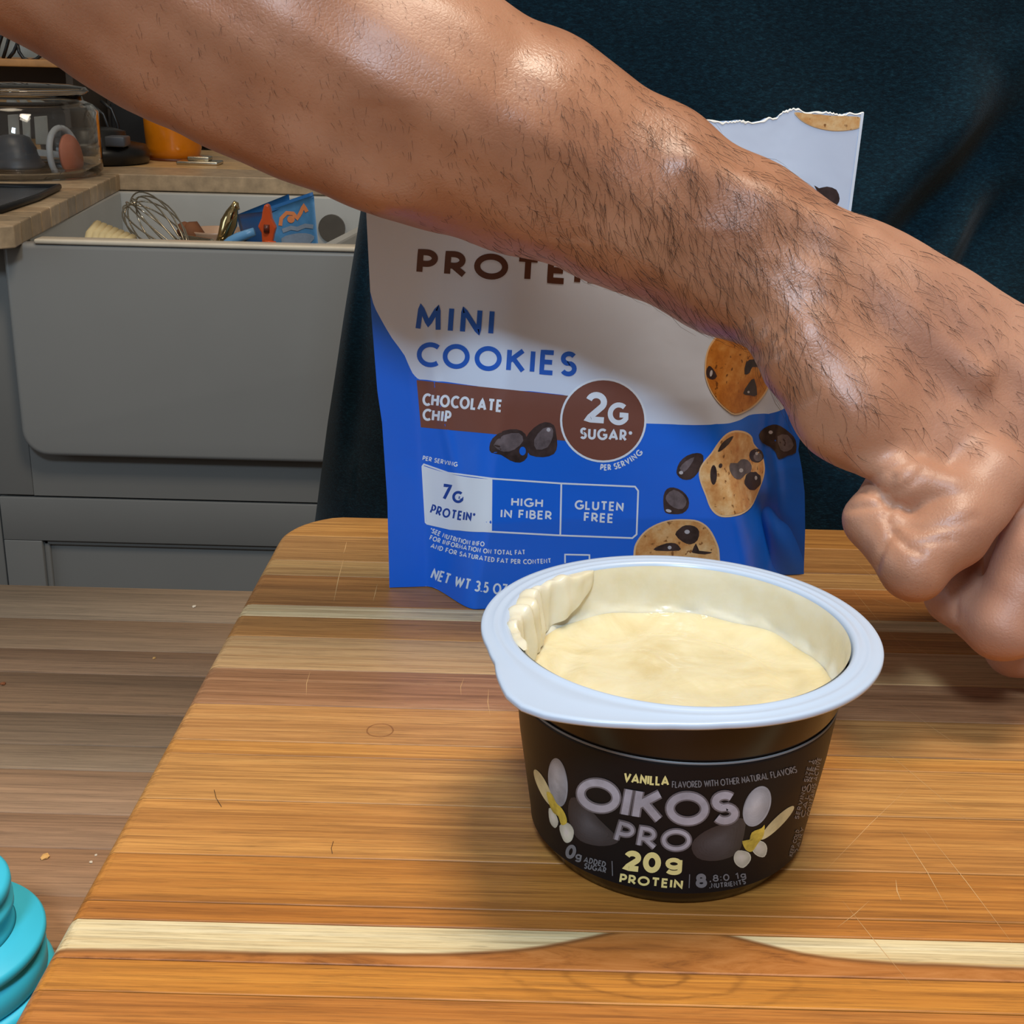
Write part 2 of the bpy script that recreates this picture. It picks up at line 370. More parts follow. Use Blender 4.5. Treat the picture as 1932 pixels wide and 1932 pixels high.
# ------------------------------------------------------------------ lettering: geometric stroke alphabet
def _arc(cx, cy, rx, ry, a0, a1, n=14):
    return [(cx + rx * math.cos(math.radians(a0 + (a1 - a0) * i / n)), cy + ry * math.sin(math.radians(a0 + (a1 - a0) * i / n))) for i in range(n + 1)]
GL = {  # glyph: (width, strokes) on a unit cap height, centre lines
 'A': (.78, [[(0, 0), (.39, 1), (.78, 0)], [(.13, .28), (.65, .28)]]),
 'B': (.48, [[(0, 0), (0, 1), (.22, 1)] + _arc(.22, .76, .22, .24, 90, -90) + [(0, .52)], [(.22, .52)] + _arc(.24, .26, .26, .26, 90, -90) + [(0, 0)]]),
 'C': (.66, [_arc(.46, .5, .46, .5, 50, 310, 22)]),
 'D': (.62, [[(0, 0), (0, 1), (.14, 1)] + _arc(.14, .5, .48, .5, 90, -90, 18) + [(0, 0)]]),
 'E': (.44, [[(.44, 1), (0, 1), (0, 0), (.44, 0)], [(0, .52), (.40, .52)]]),
 'F': (.42, [[(.42, 1), (0, 1), (0, 0)], [(0, .52), (.38, .52)]]),
 'G': (.82, [_arc(.45, .5, .45, .5, 50, 330, 22) + [(.84, .44), (.50, .44)]]),
 'H': (.62, [[(0, 0), (0, 1)], [(.62, 0), (.62, 1)], [(0, .52), (.62, .52)]]),
 'I': (.0, [[(0, 0), (0, 1)]]),
 'J': (.34, [[(.34, 1), (.34, .2)] + _arc(.14, .2, .2, .2, 0, -120)]),
 'K': (.56, [[(0, 0), (0, 1)], [(.54, 1), (.04, .48)], [(.16, .60), (.58, 0)]]),
 'L': (.42, [[(0, 1), (0, 0), (.42, 0)]]),
 'M': (.80, [[(0, 0), (.06, 1), (.40, .22), (.74, 1), (.80, 0)]]),
 'N': (.64, [[(0, 0), (0, 1), (.64, 0), (.64, 1)]]),
 'O': (.90, [_arc(.45, .5, .45, .5, 0, 360, 34)]),
 'P': (.46, [[(0, 0), (0, 1), (.2, 1)] + _arc(.2, .71, .27, .29, 90, -90) + [(0, .42)]]),
 'R': (.52, [[(0, 0), (0, 1), (.2, 1)] + _arc(.2, .71, .27, .29, 90, -90) + [(0, .42)], [(.18, .42), (.54, 0)]]),
 'S': (.46, [_arc(.24, .755, .235, .245, 35, 270, 14) + _arc(.235, .265, .245, .245 + .02, 90, -150, 14)]),
 'T': (.60, [[(0, 1), (.60, 1)], [(.30, 1), (.30, 0)]]),
 'U': (.58, [[(0, 1), (0, .3)] + _arc(.29, .29, .29, .29, 180, 360, 14) + [(.58, 1)]]),
 'V': (.70, [[(0, 1), (.35, 0), (.70, 1)]]),
 'W': (1.05, [[(0, 1), (.26, 0), (.525, .95), (.79, 0), (1.05, 1)]]),
 'X': (.6, [[(0, 1), (.6, 0)], [(.6, 1), (0, 0)]]),
 'Y': (.64, [[(0, 1), (.32, .45), (.64, 1)], [(.32, .45), (.32, 0)]]),
 'Z': (.54, [[(0, 1), (.54, 1), (0, 0), (.54, 0)]]),
 '0': (.56, [_arc(.28, .5, .28, .5, 0, 360, 26)]),
 '1': (.22, [[(0, .8), (.2, 1), (.2, 0)]]),
 '2': (.54, [_arc(.26, .72, .26, .28, 165, -38, 14) + [(0, 0), (.56, 0)]]),
 '3': (.48, [_arc(.22, .75, .23, .25, 150, -90, 12), _arc(.22, .26, .26, .26, 90, -150, 12)]),
 '4': (.56, [[(.44, 0), (.44, 1), (0, .28), (.58, .28)]]),
 '5': (.50, [[(.46, 1), (.1, 1), (.05, .56)] + _arc(.22, .32, .27, .31, 112, -145, 14)]),
 '7': (.50, [[(0, 1), (.5, 1), (.14, 0)]]),
 '8': (.50, [_arc(.25, .76, .21, .24, 0, 360, 20), _arc(.25, .27, .26, .27, 0, 360, 20)]),
 '9': (.52, [_arc(.26, .68, .26, .32, 0, 360, 20), [(.52, .66), (.46, .36), (.18, 0)]]),
 'g': (.48, [_arc(.24, .42, .24, .28, 0, 360, 18), [(.48, .72), (.48, -.02)] + _arc(.24, -.04, .24, .20, 0, -160, 10)]),
 '(': (.16, [_arc(.5, .45, .5, .75, 140, 220, 8)]),
 ')': (.16, [_arc(-.3, .45, .5, .75, 40, -40, 8)]),
 '.': (.0, [[(0, -.02), (0, .07)]]), ',': (.05, [[(.05, .06), (0, -.16)]]), ':': (.0, [[(0, .05), (0, .18)], [(0, .6), (0, .73)]]),
 '*': (.2, [[(.1, .62), (.1, .96)], [(-.04, .72), (.24, .88)], [(-.04, .88), (.24, .72)]]),
 '-': (.3, [[(0, .45), (.3, .45)]]), '%': (.6, [_arc(.12, .8, .12, .18, 0, 360, 12), _arc(.5, .2, .12, .18, 0, 360, 12), [(.5, 1), (.12, 0)]]),
}
def strokes2d(text, hw, gap):
    """list of (polyline) with letters laid on x, cap height 1, hw = half stroke; returns strokes,total width"""
    out = []; x = 0.0
    for ch in text:
        if ch == ' ': x += .34 + gap; continue
        wd, st = GL[ch]
        for s in st: out.append([(x + hw + px, hw + py * (1 - 2 * hw)) for px, py in s])
        x += wd + 2 * hw + gap
    return out, x - gap
def quadmap(b0, bm, b1):
    """parabola through three pixels, returns f(t) -> pixel, for t in 0..1"""
    b0, bm, b1 = map(np.array, (b0, bm, b1)); b0 = b0.astype(float)
    tm = (bm[0] - b0[0]) / (b1[0] - b0[0]) if abs(b1[0] - b0[0]) > abs(b1[1] - b0[1]) else (bm[1] - b0[1]) / (b1[1] - b0[1])
    c = (bm - b0 - (b1 - b0) * tm) / (tm * tm - tm)
    return lambda t: b0 + (b1 - b0) * t + c * (t * t - t)
class Surf:
    """a printed surface: points picked through the lens are laid on the real surface, a hair proud of it"""
    def __init__(s, verts, faces):
        s.b = BVHTree.FromPolygons([tuple(v) for v in verts], [tuple(f) for f in faces])
    def hit(s, x, y, off):
        d = Vector(ray(x, y)).normalized(); o = Vector(CAM)
        r = s.b.ray_cast(o, d)
        if r[0] is None: return None
        n = r[1]
        if n.dot(d) > 0: n = -n
        return r[0] + n * off
class Print:
    def __init__(s, surf): s.s = surf; s.V = []; s.F = []; s.marks = []
    def put(s, pts, faces, off):
        b = len(s.V); ok = []
        for p in pts:
            h = s.s.hit(p[0], p[1], off); ok.append(h is not None); s.V.append(h or Vector((0, 0, 0)))
        for f in faces:
            if all(ok[i] for i in f): s.F.append(tuple(b + i for i in f))
    def stroke(s, pl, w, off, step=5.0):
        """pl in pixels, w full width in pixels"""
        P = [np.array(p, float) for p in pl]; Q = []
        closed = np.linalg.norm(P[0] - P[-1]) < 1e-3 and len(P) > 4
        # keep corners, split long runs
        R = [P[0]]
        for a, b in zip(P[:-1], P[1:]):
            L = np.linalg.norm(b - a)
            if L < 1e-6: continue
            n = max(1, int(L / step))
            for k in range(1, n + 1): R.append(a + (b - a) * k / n)
        n = len(R); pts = []
        for i in range(n):
            a = R[i - 1] if i > 0 else (R[-2] if closed else None); c = R[i + 1] if i < n - 1 else (R[1] if closed else None)
            t0 = (R[i] - a) / np.linalg.norm(R[i] - a) if a is not None else None
            t1 = (c - R[i]) / np.linalg.norm(c - R[i]) if c is not None else None
            if t0 is None: t0 = t1
            if t1 is None: t1 = t0
            m = t0 + t1; L = np.linalg.norm(m)
            m = m / L if L > 1e-6 else t1
            nn = np.array([-m[1], m[0]]); cosv = max(0.78, float(np.dot(nn, [-t1[1], t1[0]])))
            pts += [R[i] + nn * w / 2 / cosv, R[i] - nn * w / 2 / cosv]
        s.put(pts, [(2 * i, 2 * i + 1, 2 * i + 3, 2 * i + 2) for i in range(n - 1)], off)
    def text(s, text, b0, b1, h, bm=None, weight=.15, off=.00012, up=None, gap=None, grow=0.0):
        s.marks.append(len(s.F)); hw = weight / 2; gap = 0.16 if gap is None else gap
        st, W = strokes2d(text, hw, gap)
        if bm is None: bm = ((b0[0] + b1[0]) / 2, (b0[1] + b1[1]) / 2)
        f = quadmap(b0, bm, b1)
        for k, pl in enumerate(st):
            q = []
            for x, y in pl:
                t = x / W; p = f(t)
                if up is None:
                    d = f(t + .01) - f(t - .01); d = d / np.linalg.norm(d); u = np.array([d[1], -d[0]])
                else: u = np.array(up) / np.linalg.norm(up)
                q.append(p + u * y * h)
            s.stroke(q, weight * h * 1.0 + grow, off + k * 1.5e-6)
    def blob(s, contour, off, rings=5, sub=1):
        """filled outline as rings about its centre"""
        C = [np.array(p, float) for p in contour]
        if sub > 1:
            D = []; n = len(C)
            for i in range(n):                                         # Catmull-Rom
                p0, p1, p2, p3 = C[i - 1], C[i], C[(i + 1) % n], C[(i + 2) % n]
                for k in range(sub):
                    t = k / sub; D.append(.5 * ((2 * p1) + (-p0 + p2) * t + (2 * p0 - 5 * p1 + 4 * p2 - p3) * t * t + (-p0 + 3 * p1 - 3 * p2 + p3) * t ** 3))
            C = D
        c = sum(C) / len(C); n = len(C); pts = [c]
        for r in range(1, rings + 1):
            for p in C: pts.append(c + (p - c) * r / rings)
        fc = [(0, 1 + i, 1 + (i + 1) % n) for i in range(n)]
        for r in range(rings - 1):
            a = 1 + r * n; b = a + n
            fc += [(a + i, b + i, b + (i + 1) % n, a + (i + 1) % n) for i in range(n)]
        s.put(pts, fc, off)
    def quad(s, tl, tr, br, bl, off, nx=24, ny=10):
        tl, tr, br, bl = [np.array(q, float) for q in (tl, tr, br, bl)]; pts = []
        for j in range(ny + 1):
            for i in range(nx + 1):
                u = i / nx; v = j / ny; pts.append((tl * (1 - u) + tr * u) * (1 - v) + (bl * (1 - u) + br * u) * v)
        s.put(pts, [(j * (nx + 1) + i, j * (nx + 1) + i + 1, (j + 1) * (nx + 1) + i + 1, (j + 1) * (nx + 1) + i) for j in range(ny) for i in range(nx)], off)
    def build(s, name, mat, parent, label=None):
        if name == 'lettering' and len(s.marks) > 1:
            cuts = sorted(set([0] + s.marks + [len(s.F)])); out = None
            for a, b in zip(cuts[:-1], cuts[1:]):
                q = Print(s.s); ids = {}
                for f in s.F[a:b]:
                    for i in f:
                        if i not in ids: ids[i] = len(q.V); q.V.append(s.V[i])
                    q.F.append(tuple(ids[i] for i in f))
                if q.F: out = q.build('lettering' if a or s.marks[0] == 0 else 'outline_print', mat, parent, label)
            return out
        o = mesh(name, s.V, s.F, mat, None, smooth=True)
        me = o.data; c = Vector(CAM)
        bad = [p.index for p in me.polygons if p.normal.dot(c - p.center) < 0]
        if bad:
            bm = bmesh.new(); bm.from_mesh(me); bm.faces.ensure_lookup_table()
            for i in bad: bm.faces[i].normal_flip()
            bm.to_mesh(me); bm.free()
        keep(o, parent)
        if label: o['label'] = label
        return o
def ell(cx, cy, rx, ry, rot=0, n=20, j=0.0):
    out = []
    for i in range(n):
        a = 2 * math.pi * i / n; k = 1 + random.uniform(-j, j)
        x = rx * math.cos(a) * k; y = ry * math.sin(a) * k; r = math.radians(rot)
        out.append((cx + x * math.cos(r) - y * math.sin(r), cy + x * math.sin(r) + y * math.cos(r)))
    return out

# ------------------------------------------------------------------ cookie pouch
def film(name, c, rough=0.38, bump=0.25):
    t = NT(name); v = t.coord(); t.b.inputs['Base Color'].default_value = lin(c)
    t.set(Roughness=rough); t.b.inputs['Coat Weight'].default_value = 0.15; t.b.inputs['Coat Roughness'].default_value = 0.25
    t.bump(t.noise(t.coord((1, 1, 1)), 38, 3, .5, .6), bump, 0.0022)
    return t.m
m_blue = film('pouch_blue', (4, 106, 228)); m_white = film('pouch_white', (212, 224, 244)); m_brown = film('pouch_brown', (122, 74, 62), .42)
m_ink_w = plain('ink_white', (228, 238, 250), .42, var=0); m_ink_b = plain('ink_blue', (22, 92, 196), .42, var=0); m_ink_n = plain('ink_navy', (12, 68, 160), .42, var=0)
m_ink_c = plain('ink_chocolate', (84, 44, 24), .42, var=0)
A0 = onz(735, 1110, 0); B0 = onz(1517, 1085, 0)
E_ = (B0 - A0); BW = np.linalg.norm(E_); E_ = E_ / BW; NRM = np.array([E_[1], -E_[0], 0])   # towards the camera
def onbag(x, y):
    d = ray(x, y); t = np.dot(A0 - CAM, NRM) / np.dot(d, NRM); p = CAM + d * t
    return np.dot(p - A0, E_), p[2] - BT
Lp = [onbag(*q) for q in [(735, 1110), (731, 950), (721, 800), (712, 740), (701, 600), (692, 420), (686, 300), (681, 200)]]
Rp = [onbag(*q) for q in [(1517, 1085), (1519, 1000), (1518, 930), (1513, 887), (1506, 850), (1518, 770), (1550, 640), (1582, 520), (1605, 400), (1628, 216)]]
tl_ = [onbag(*q) for q in [(681, 214), (900, 222), (1100, 220), (1300, 225), (1345, 231), (1380, 232), (1430, 231), (1462, 223), (1478, 214), (1490, 208), (1505, 208), (1520, 211), (1545, 213), (1590, 216), (1628, 216)]]
def itp(z, P): return np.interp(z, [p[1] for p in P], [p[0] for p in P])
TX = [p[0] for p in tl_]; TZ = [p[1] for p in tl_]; HMAX = 0.1795
def S(u, v, side=1, tear=True):
    top = np.interp(u * (TX[-1] - TX[0]) + TX[0], TX, TZ)
    z = v * top
    if tear: z += (0.0005 * math.sin(u * 120 + 3 * math.sin(u * 31)) * math.sin(u * 47 + 1) + 0.00022 * math.sin(u * 420 + 9 * math.sin(u * 60))) * v ** 40
    a, b = itp(z, Lp), itp(z, Rp); s = a + (b - a) * u
    w = 0.10 + 0.22 * v
    amp = np.interp(v, [0, .04, .2, .45, .7, .9, 1], [.0225, .0235, .025, .021, .012, .005, .0045])
    a0 = .085 - .03 * v
    prof = ss(u, a0, a0 + w) * ss(1 - u, a0 * .9, a0 * .9 + w * 1.15)
    bb = amp * prof
    # creases of the film
    bb += 0.0016 * math.exp(-((u - .93) / .02) ** 2) * ss(v, .0, .3) * (1 - ss(v, .45, .7))
    bb -= 0.0040 * math.exp(-(((u - .90) * .9 + (v - .12) * .55) / .035) ** 2) * math.exp(-((v - .16) / .12) ** 2)
    bb += 0.0012 * math.exp(-((u - .145 - .02 * math.sin(v * 9)) / .012) ** 2) * ss(v, .15, .3) * (1 - ss(v, .5, .7))
    bb += 0.0010 * math.sin(u * 9 + v * 5) * math.sin(v * 7) * prof
    if v > .8: bb += 0.0007 * math.sin(u * 21) * ss(v, .8, 1)
    p = A0 + E_ * s + NRM * (bb if side > 0 else -(bb * .72 + .0006))
    return (p[0], p[1], BT + z + 0.0003)
pouch = empty('cookie_pouch', (float(A0[0] + E_[0] * BW / 2), float(A0[1] + E_[1] * BW / 2), BT))
tag(pouch, 'blue and white stand-up pouch of mini cookies with torn top, behind the cup', 'pouch')
NU, NV = 120, 110
coarse = [S(i / NU, j / NV, tear=False) for j in range(NV + 1) for i in range(NU + 1)]
cf = [(j * (NU + 1) + i, j * (NU + 1) + i + 1, (j + 1) * (NU + 1) + i + 1, (j + 1) * (NU + 1) + i) for j in range(NV) for i in range(NU)]
cb = BVHTree.FromPolygons(coarse, cf)
def pix2uv(x, y):
    d = Vector(ray(x, y)).normalized(); r = cb.ray_cast(Vector(CAM), d)
    if r[0] is None: return None
    j, i = divmod(r[2], NU); q = [Vector(coarse[k]) for k in cf[r[2]]]
    h = r[0]; eu = q[1] - q[0]; ev = q[3] - q[0]
    return ((i + (h - q[0]).dot(eu) / eu.length_squared) / NU, (j + (h - q[0]).dot(ev) / ev.length_squared) / NV)
bpx = [(699, 560), (706, 578), (716, 597), (728, 618), (740, 638), (752, 654), (764, 671), (772, 690), (780, 706), (790, 716), (820, 719), (900, 728), (1000, 738), (1062, 745), (1130, 765), (1218, 799), (1280, 801), (1350, 800), (1400, 793), (1450, 781), (1500, 764)]
buv = [q for q in (pix2uv(*p) for p in bpx) if q]
BU = [0.0] + [q[0] for q in buv] + [1.0]; BV = [buv[0][1] + .03] + [q[1] for q in buv] + [buv[-1][1] + .03]
def vb(u): return float(np.interp(u, BU, BV))
def panel(name, side, mats, nu=200, n1=90, n2=90):
    V = []; mi = []
    for j in range(n1 + n2 + 1):
        for i in range(nu + 1):
            u = i / nu; k = vb(u); v = k * j / n1 if j <= n1 else k + (1 - k) * (j - n1) / n2
            V.append(S(u, v, side))
    F_ = []
    for j in range(n1 + n2):
        for i in range(nu):
            q = (j * (nu + 1) + i, j * (nu + 1) + i + 1, (j + 1) * (nu + 1) + i + 1, (j + 1) * (nu + 1) + i)
            F_.append(q if side > 0 else q[::-1]); mi.append(0 if j < n1 else 1)
    o = mesh(name, V, F_, parent=None, mats=mats, midx=mi); keep(o, pouch); return V, F_
fv, ff = panel('front_panel', 1, [m_blue, m_white])
panel('back_panel', -1, [m_blue, m_white], 100, 40, 40)
# gusset that closes the bottom
V = []
for i in range(81):
    u = i / 80
    a = S(u, 0, 1); b = S(u, 0, -1)
    for k in range(5): t = k / 4; V.append((a[0] + (b[0] - a[0]) * t, a[1] + (b[1] - a[1]) * t, BT + .0004 + .006 * math.sin(math.pi * t) * (1 if 0.1 < u < .9 else .1)))
o = mesh('bottom_gusset', V, [(i * 5 + k, i * 5 + k + 1, (i + 1) * 5 + k + 1, (i + 1) * 5 + k) for i in range(80) for k in range(4)], m_blue); keep(o, pouch)
# pale laminated edge of the film along the torn top and the side seal
V = []
for i in range(401):
    u = i / 400; p = Vector(S(u, 1, 1)); V += [p + Vector((0, -.0002, 0.0000)), p + Vector((0, -.0002, -.00025 - .0005 * abs(math.sin(u * 140) * math.sin(u * 61)) ** 2)), p + Vector((0, .0002, 0.0002))]
o = mesh('torn_edge', V, [(3 * i, 3 * i + 1, 3 * i + 4, 3 * i + 3) for i in range(400)] + [(3 * i + 2, 3 * i, 3 * i + 3, 3 * i + 5) for i in range(400)], plain('film_edge', (236, 232, 224), .6)); keep(o, pouch); o['label'] = 'ragged white torn top edge'
V = []
for i in range(101):
    v = i / 100; p = Vector(S(1, v, 1)); q = Vector(S(.994, v, 1)); V += [p + Vector(NRM) * .0003, q + Vector(NRM) * .0003]
o = mesh('side_seal', V[2 * 57:], [(2 * i + 1, 2 * i, 2 * i + 2, 2 * i + 3) for i in range(43)], m_ink_w); keep(o, pouch)

SB = Surf(fv, ff)
P = Print(SB); P.text('PROTEIN', (784, 518), (1158, 542), 49, weight=.235, gap=.20, bm=(971, 530.5)); P.build('lettering', m_ink_c, pouch, 'chocolate brown lettering')
P = Print(SB); P.text('MINI', (784, 624), (930, 634), 51, weight=.185, gap=.30); P.text('COOKIES', (785, 691), (1086, 711), 47, weight=.19, gap=.20); P.build('lettering', m_ink_b, pouch, 'blue lettering')
P = Print(SB); P.quad((786, 717), (1085, 748), (1070, 832), (794, 806), .00006, 40, 10); P.build('flavour_band', m_brown, pouch, 'brown flavour band')
P = Print(SB); P.text('CHOCOLATE', (797, 765), (946, 778), 24, weight=.20, gap=.20); P.text('CHIP', (797, 793), (850, 798), 23, weight=.20, gap=.20)
for k, (x, y) in enumerate([(797, 868)]): P.text('PER SERVING', (x, y), (863, 881), 9, weight=.2)
c0 = [(803, 985), (797, 880), (800, 876), (846, 892), (929, 903), (1059, 912), (1198, 918), (1204, 926), (1201, 1008), (1193, 1015), (1057, 1010), (928, 1003), (850, 998), (806, 988), (803, 985)]
P.stroke(c0, 3.2, .00010); P.stroke([(1059, 912), (1057, 1010)], 3.2, .000101)
P.text('HIGH', (964, 955), (1024, 958), 17, weight=.2); P.text('IN FIBER', (944, 977), (1041, 981), 17, weight=.2)
P.text('GLUTEN', (1084, 961), (1176, 965), 18, weight=.2); P.text('FREE', (1101, 984), (1157, 987), 18, weight=.2)
P.text('*SEE NUTRITION INFO', (810, 1003), (914, 1031), 9.5, bm=(855, 1021), weight=.2); P.text('FOR INFORMATION ON TOTAL FAT', (810, 1018), (991, 1046), 9.5, bm=(870, 1036), weight=.2)
P.text('AND FOR SATURATED FAT PER CONTENT', (812, 1033), (1040, 1062), 9.5, bm=(880, 1052), weight=.2)
P.text('NET WT 3.5 OZ (99g)', (812, 1091), (1012, 1121), 21, bm=(880, 1112), weight=.17)
for q in [(1066, 1046), (1216, 1040)]: P.stroke([(q[0], q[1] + 16), q, (q[0] + 46, q[1] + 1), (q[0] + 46, q[1] + 16)], 3, .0001)
P.text('PER SERVING', (1132, 887), (1214, 855), 12, bm=(1180, 879), weight=.2, gap=.2)
P.build('lettering', m_ink_w, pouch, 'small white lettering')
P = Print(SB)
ctop = [(797, 878), (846, 893), (929, 904)]; cbt = [(805, 986), (850, 998), (928, 1003)]
f1, f2 = quadmap(*ctop), quadmap(*cbt); pts = []
for i in range(21):
    a, b = f1(i / 20), f2(i / 20)
    for k in range(9): pts.append(a + (b - a) * k / 8)
P.put(pts, [(i * 9 + k, i * 9 + k + 1, (i + 1) * 9 + k + 1, (i + 1) * 9 + k) for i in range(20) for k in range(8)], .00009)
P.build('protein_panel', m_ink_w, pouch, 'white filled box behind 7G protein')
P = Print(SB); P.text('7', (832, 943), (850, 945), 31, weight=.19); P.text('G', (853, 948), (873, 950), 23, weight=.22); P.text('PROTEIN*', (811, 968), (897, 984), 18, bm=(850, 978.5), weight=.19, gap=.2); P.build('lettering', m_ink_n, pouch, 'navy lettering')
P = Print(SB); P.blob(ell(1138, 793, 81.5, 79.5, n=48), .00012, 6); P.build('badge_rim', m_ink_w, pouch, 'white ring round the sugar badge')
P = Print(SB); P.blob(ell(1138, 793, 77.5, 75.5, n=48), .00018, 6); P.build('badge', m_brown, pouch, 'round brown sugar badge')
P = Print(SB); P.text('2', (1102, 796), (1143, 799), 58, weight=.2, off=.00024); P.text('G', (1146, 801), (1183, 803), 43, weight=.22, off=.00024); P.text('SUGAR*', (1094, 828), (1192, 833), 22, weight=.21, gap=.18, off=.00024)
P.build('lettering', m_ink_w, pouch, 'white lettering on the badge')

def biscuit(name, c0, c1, c2, scale=420):
    t = NT(name); v = t.coord(); f = t.noise(v, scale * .35, 5, .65); c = t.ramp(f, [(.32, lin(c0)), (.5, lin(c1)), (.68, lin(c2))])
    sp = t.noise(v, scale, 2, .5); c = t.mix(t.ramp(sp, [(.64, (0, 0, 0)), (.70, (1, 1, 1))]), c, lin([x * .72 for x in c0]))
    t.l(c, t.b.inputs['Base Color']); t.set(Roughness=.42); return t.m
m_ck = biscuit('cookie_print_tan', (196, 128, 66), (220, 166, 104), (236, 200, 146)); m_ckd = biscuit('cookie_print_amber', (168, 96, 30), (196, 122, 44), (214, 150, 74))
m_cke = plain('cookie_print_edge', (232, 196, 150), .42, var=.02)
m_ch = plain('chip_print', (58, 46, 46), .35, var=.25, scale=250); m_chl = plain('chip_print_light', (104, 94, 98), .35, var=.2, scale=250); m_chs = plain('chip_print_shine', (190, 188, 194), .35, var=0)
def C4(pts): return [(1050 + x / 3.578, 580 + y / 3.578) for x, y in pts]
def cookie(contour, mat, chips, light=[], shine=[], base=.0002):
    c = np.mean(contour, 0); P = Print(SB); P.blob(contour, base, 12, 3); P.build('cookie_print', m_cke, pouch, 'printed cookie, pale rim')
    P = Print(SB); P.blob([tuple(c + (np.array(q) - c) * .955) for q in contour], base + .00006, 12, 3); P.build('cookie_print', mat, pouch)
    if chips:
        for k, q in enumerate(chips): P = Print(SB); P.blob(q, base + .0001 + k * 2e-6, 3, 2); P.build('chip_print', m_ch, pouch, 'printed dark chocolate chip')
    if light:
        for q in light: P = Print(SB); P.blob(q, base + .00013, 3, 2); P.build('chip_print', m_chl, pouch, 'printed grey-brown chip face')
    if shine:
        for q in shine: P = Print(SB); P.blob(q, base + .00018, 2); P.build('shine_print', m_chs, pouch)
cookie(C4([(1110, 165), (1040, 240), (1010, 310), (1000, 380), (1003, 470), (1035, 560), (1080, 630), (1140, 690), (1200, 725), (1270, 705), (1350, 650), (1420, 560), (1450, 450), (1430, 330), (1350, 220), (1230, 150)]), m_ckd,
       [C4([(1025, 395), (1050, 410), (1080, 465), (1050, 488), (1015, 470), (1008, 430)]), C4([(1255, 580), (1290, 515), (1330, 480), (1350, 590), (1300, 592)]), C4([(1265, 450), (1275, 370), (1330, 350), (1400, 400), (1320, 400), (1300, 440)])],
       shine=[C4(ell(1040, 445, 9, 22, 10)), C4(ell(1290, 570, 8, 8))])
cookie(C4([(1200, 830), (1270, 838), (1315, 870), (1330, 920), (1380, 980), (1403, 1060), (1400, 1130), (1378, 1200), (1350, 1270), (1310, 1350), (1240, 1400), (1140, 1416), (1080, 1400), (1035, 1350), (1005, 1270), (970, 1180), (960, 1110), (985, 1050), (1040, 985), (1090, 910), (1140, 855)]), m_ck,
       [C4([(1190, 868), (1160, 920), (1110, 965), (1085, 972), (1110, 920), (1150, 885)]), C4(ell(1058, 1130, 22, 66, 0)), C4(ell(1320, 1170, 56, 62, 20, j=.05)), C4(ell(1345, 1000, 50, 48, 0, j=.04)), C4(ell(1103, 1068, 12, 16, 20))],
       [C4([(1168, 1050), (1215, 1050), (1240, 1025), (1285, 1030), (1312, 1070), (1305, 1110), (1270, 1125), (1235, 1160), (1195, 1150), (1165, 1100)]), C4(ell(1355, 1010, 30, 28))],
       [C4(ell(1240, 1100, 14, 14)), C4(ell(1340, 1150, 9, 14)), C4(ell(1345, 985, 10, 12))])
cookie(C4([(520, 1640), (545, 1570), (600, 1505), (680, 1458), (770, 1432), (870, 1428), (960, 1440), (1030, 1490), (1080, 1580), (1100, 1660), (1090, 1800), (980, 1890), (800, 1920), (620, 1880), (530, 1760)]), m_ck,
       [C4([(800, 1530), (830, 1490), (870, 1468), (930, 1475), (962, 1510), (950, 1570), (905, 1597), (850, 1580)]), C4([(665, 1620), (740, 1590), (800, 1590), (830, 1615), (825, 1640), (670, 1640)]), C4([(915, 1640), (940, 1590), (950, 1640), (1050, 1650), (1000, 1665), (920, 1655)])],
       shine=[C4(ell(880, 1512, 18, 14)), C4(ell(762, 1618, 13, 12))])
cookie([(1498, 213), (1512, 228), (1536, 240), (1570, 247), (1600, 246), (1621, 241), (1623, 230), (1622, 221), (1600, 219), (1570, 218), (1545, 216), (1520, 214), (1508, 212)], m_ck, [])
m_face = m_chl
def chip(outer, face, shine):
    P = Print(SB); P.blob(outer, .0001, 4, 2); P.build('chip_print', m_ch, pouch, 'printed chocolate chip')
    if face: P = Print(SB); P.blob(face, .00014, 3, 2); P.build('chip_print', m_chl, pouch)
    if shine: P = Print(SB); P.blob(shine, .00018, 2); P.build('shine_print', m_chs, pouch)
chip(C4([(810, 1100), (830, 1045), (880, 1000), (950, 982), (990, 1000), (985, 1060), (950, 1120), (905, 1160), (850, 1160), (815, 1130)]), C4([(830, 1085), (870, 1040), (930, 1010), (900, 1070), (860, 1110)]), C4(ell(840, 1115, 14, 12)))
chip(C4([(722, 1270), (745, 1225), (790, 1215), (850, 1240), (890, 1290), (890, 1350), (850, 1390), (790, 1395), (735, 1385), (722, 1340)]), C4([(740, 1270), (790, 1230), (850, 1262), (878, 1310), (850, 1360), (790, 1350), (745, 1310)]), C4(ell(756, 1372, 20, 10, 15)))
chip(C4([(1365, 860), (1400, 815), (1460, 790), (1510, 800), (1580, 850), (1615, 900), (1615, 980), (1560, 1000), (1500, 1025), (1480, 980), (1440, 940), (1390, 915)]), C4([(1490, 870), (1560, 860), (1600, 930), (1560, 970), (1510, 960)]), C4(ell(1445, 842, 14, 12)))
def C3(pts): return [(660 + x / 2.415, 380 + y / 2.415) for x, y in pts]
chip(C3([(636, 1120), (650, 1080), (700, 1045), (760, 1038), (800, 1060), (812, 1110), (808, 1165), (775, 1190), (730, 1180), (690, 1155), (645, 1145)]), C3([(655, 1110), (700, 1065), (770, 1055), (790, 1090), (750, 1130), (700, 1140)]), None)
chip(C3([(800, 1080), (840, 1030), (890, 1005), (930, 1020), (940, 1060), (945, 1110), (930, 1150), (880, 1165), (820, 1155), (806, 1120)]), C3([(840, 1085), (880, 1035), (920, 1030), (925, 1070), (900, 1120), (850, 1130)]), C3(ell(905, 1040, 9, 9)))
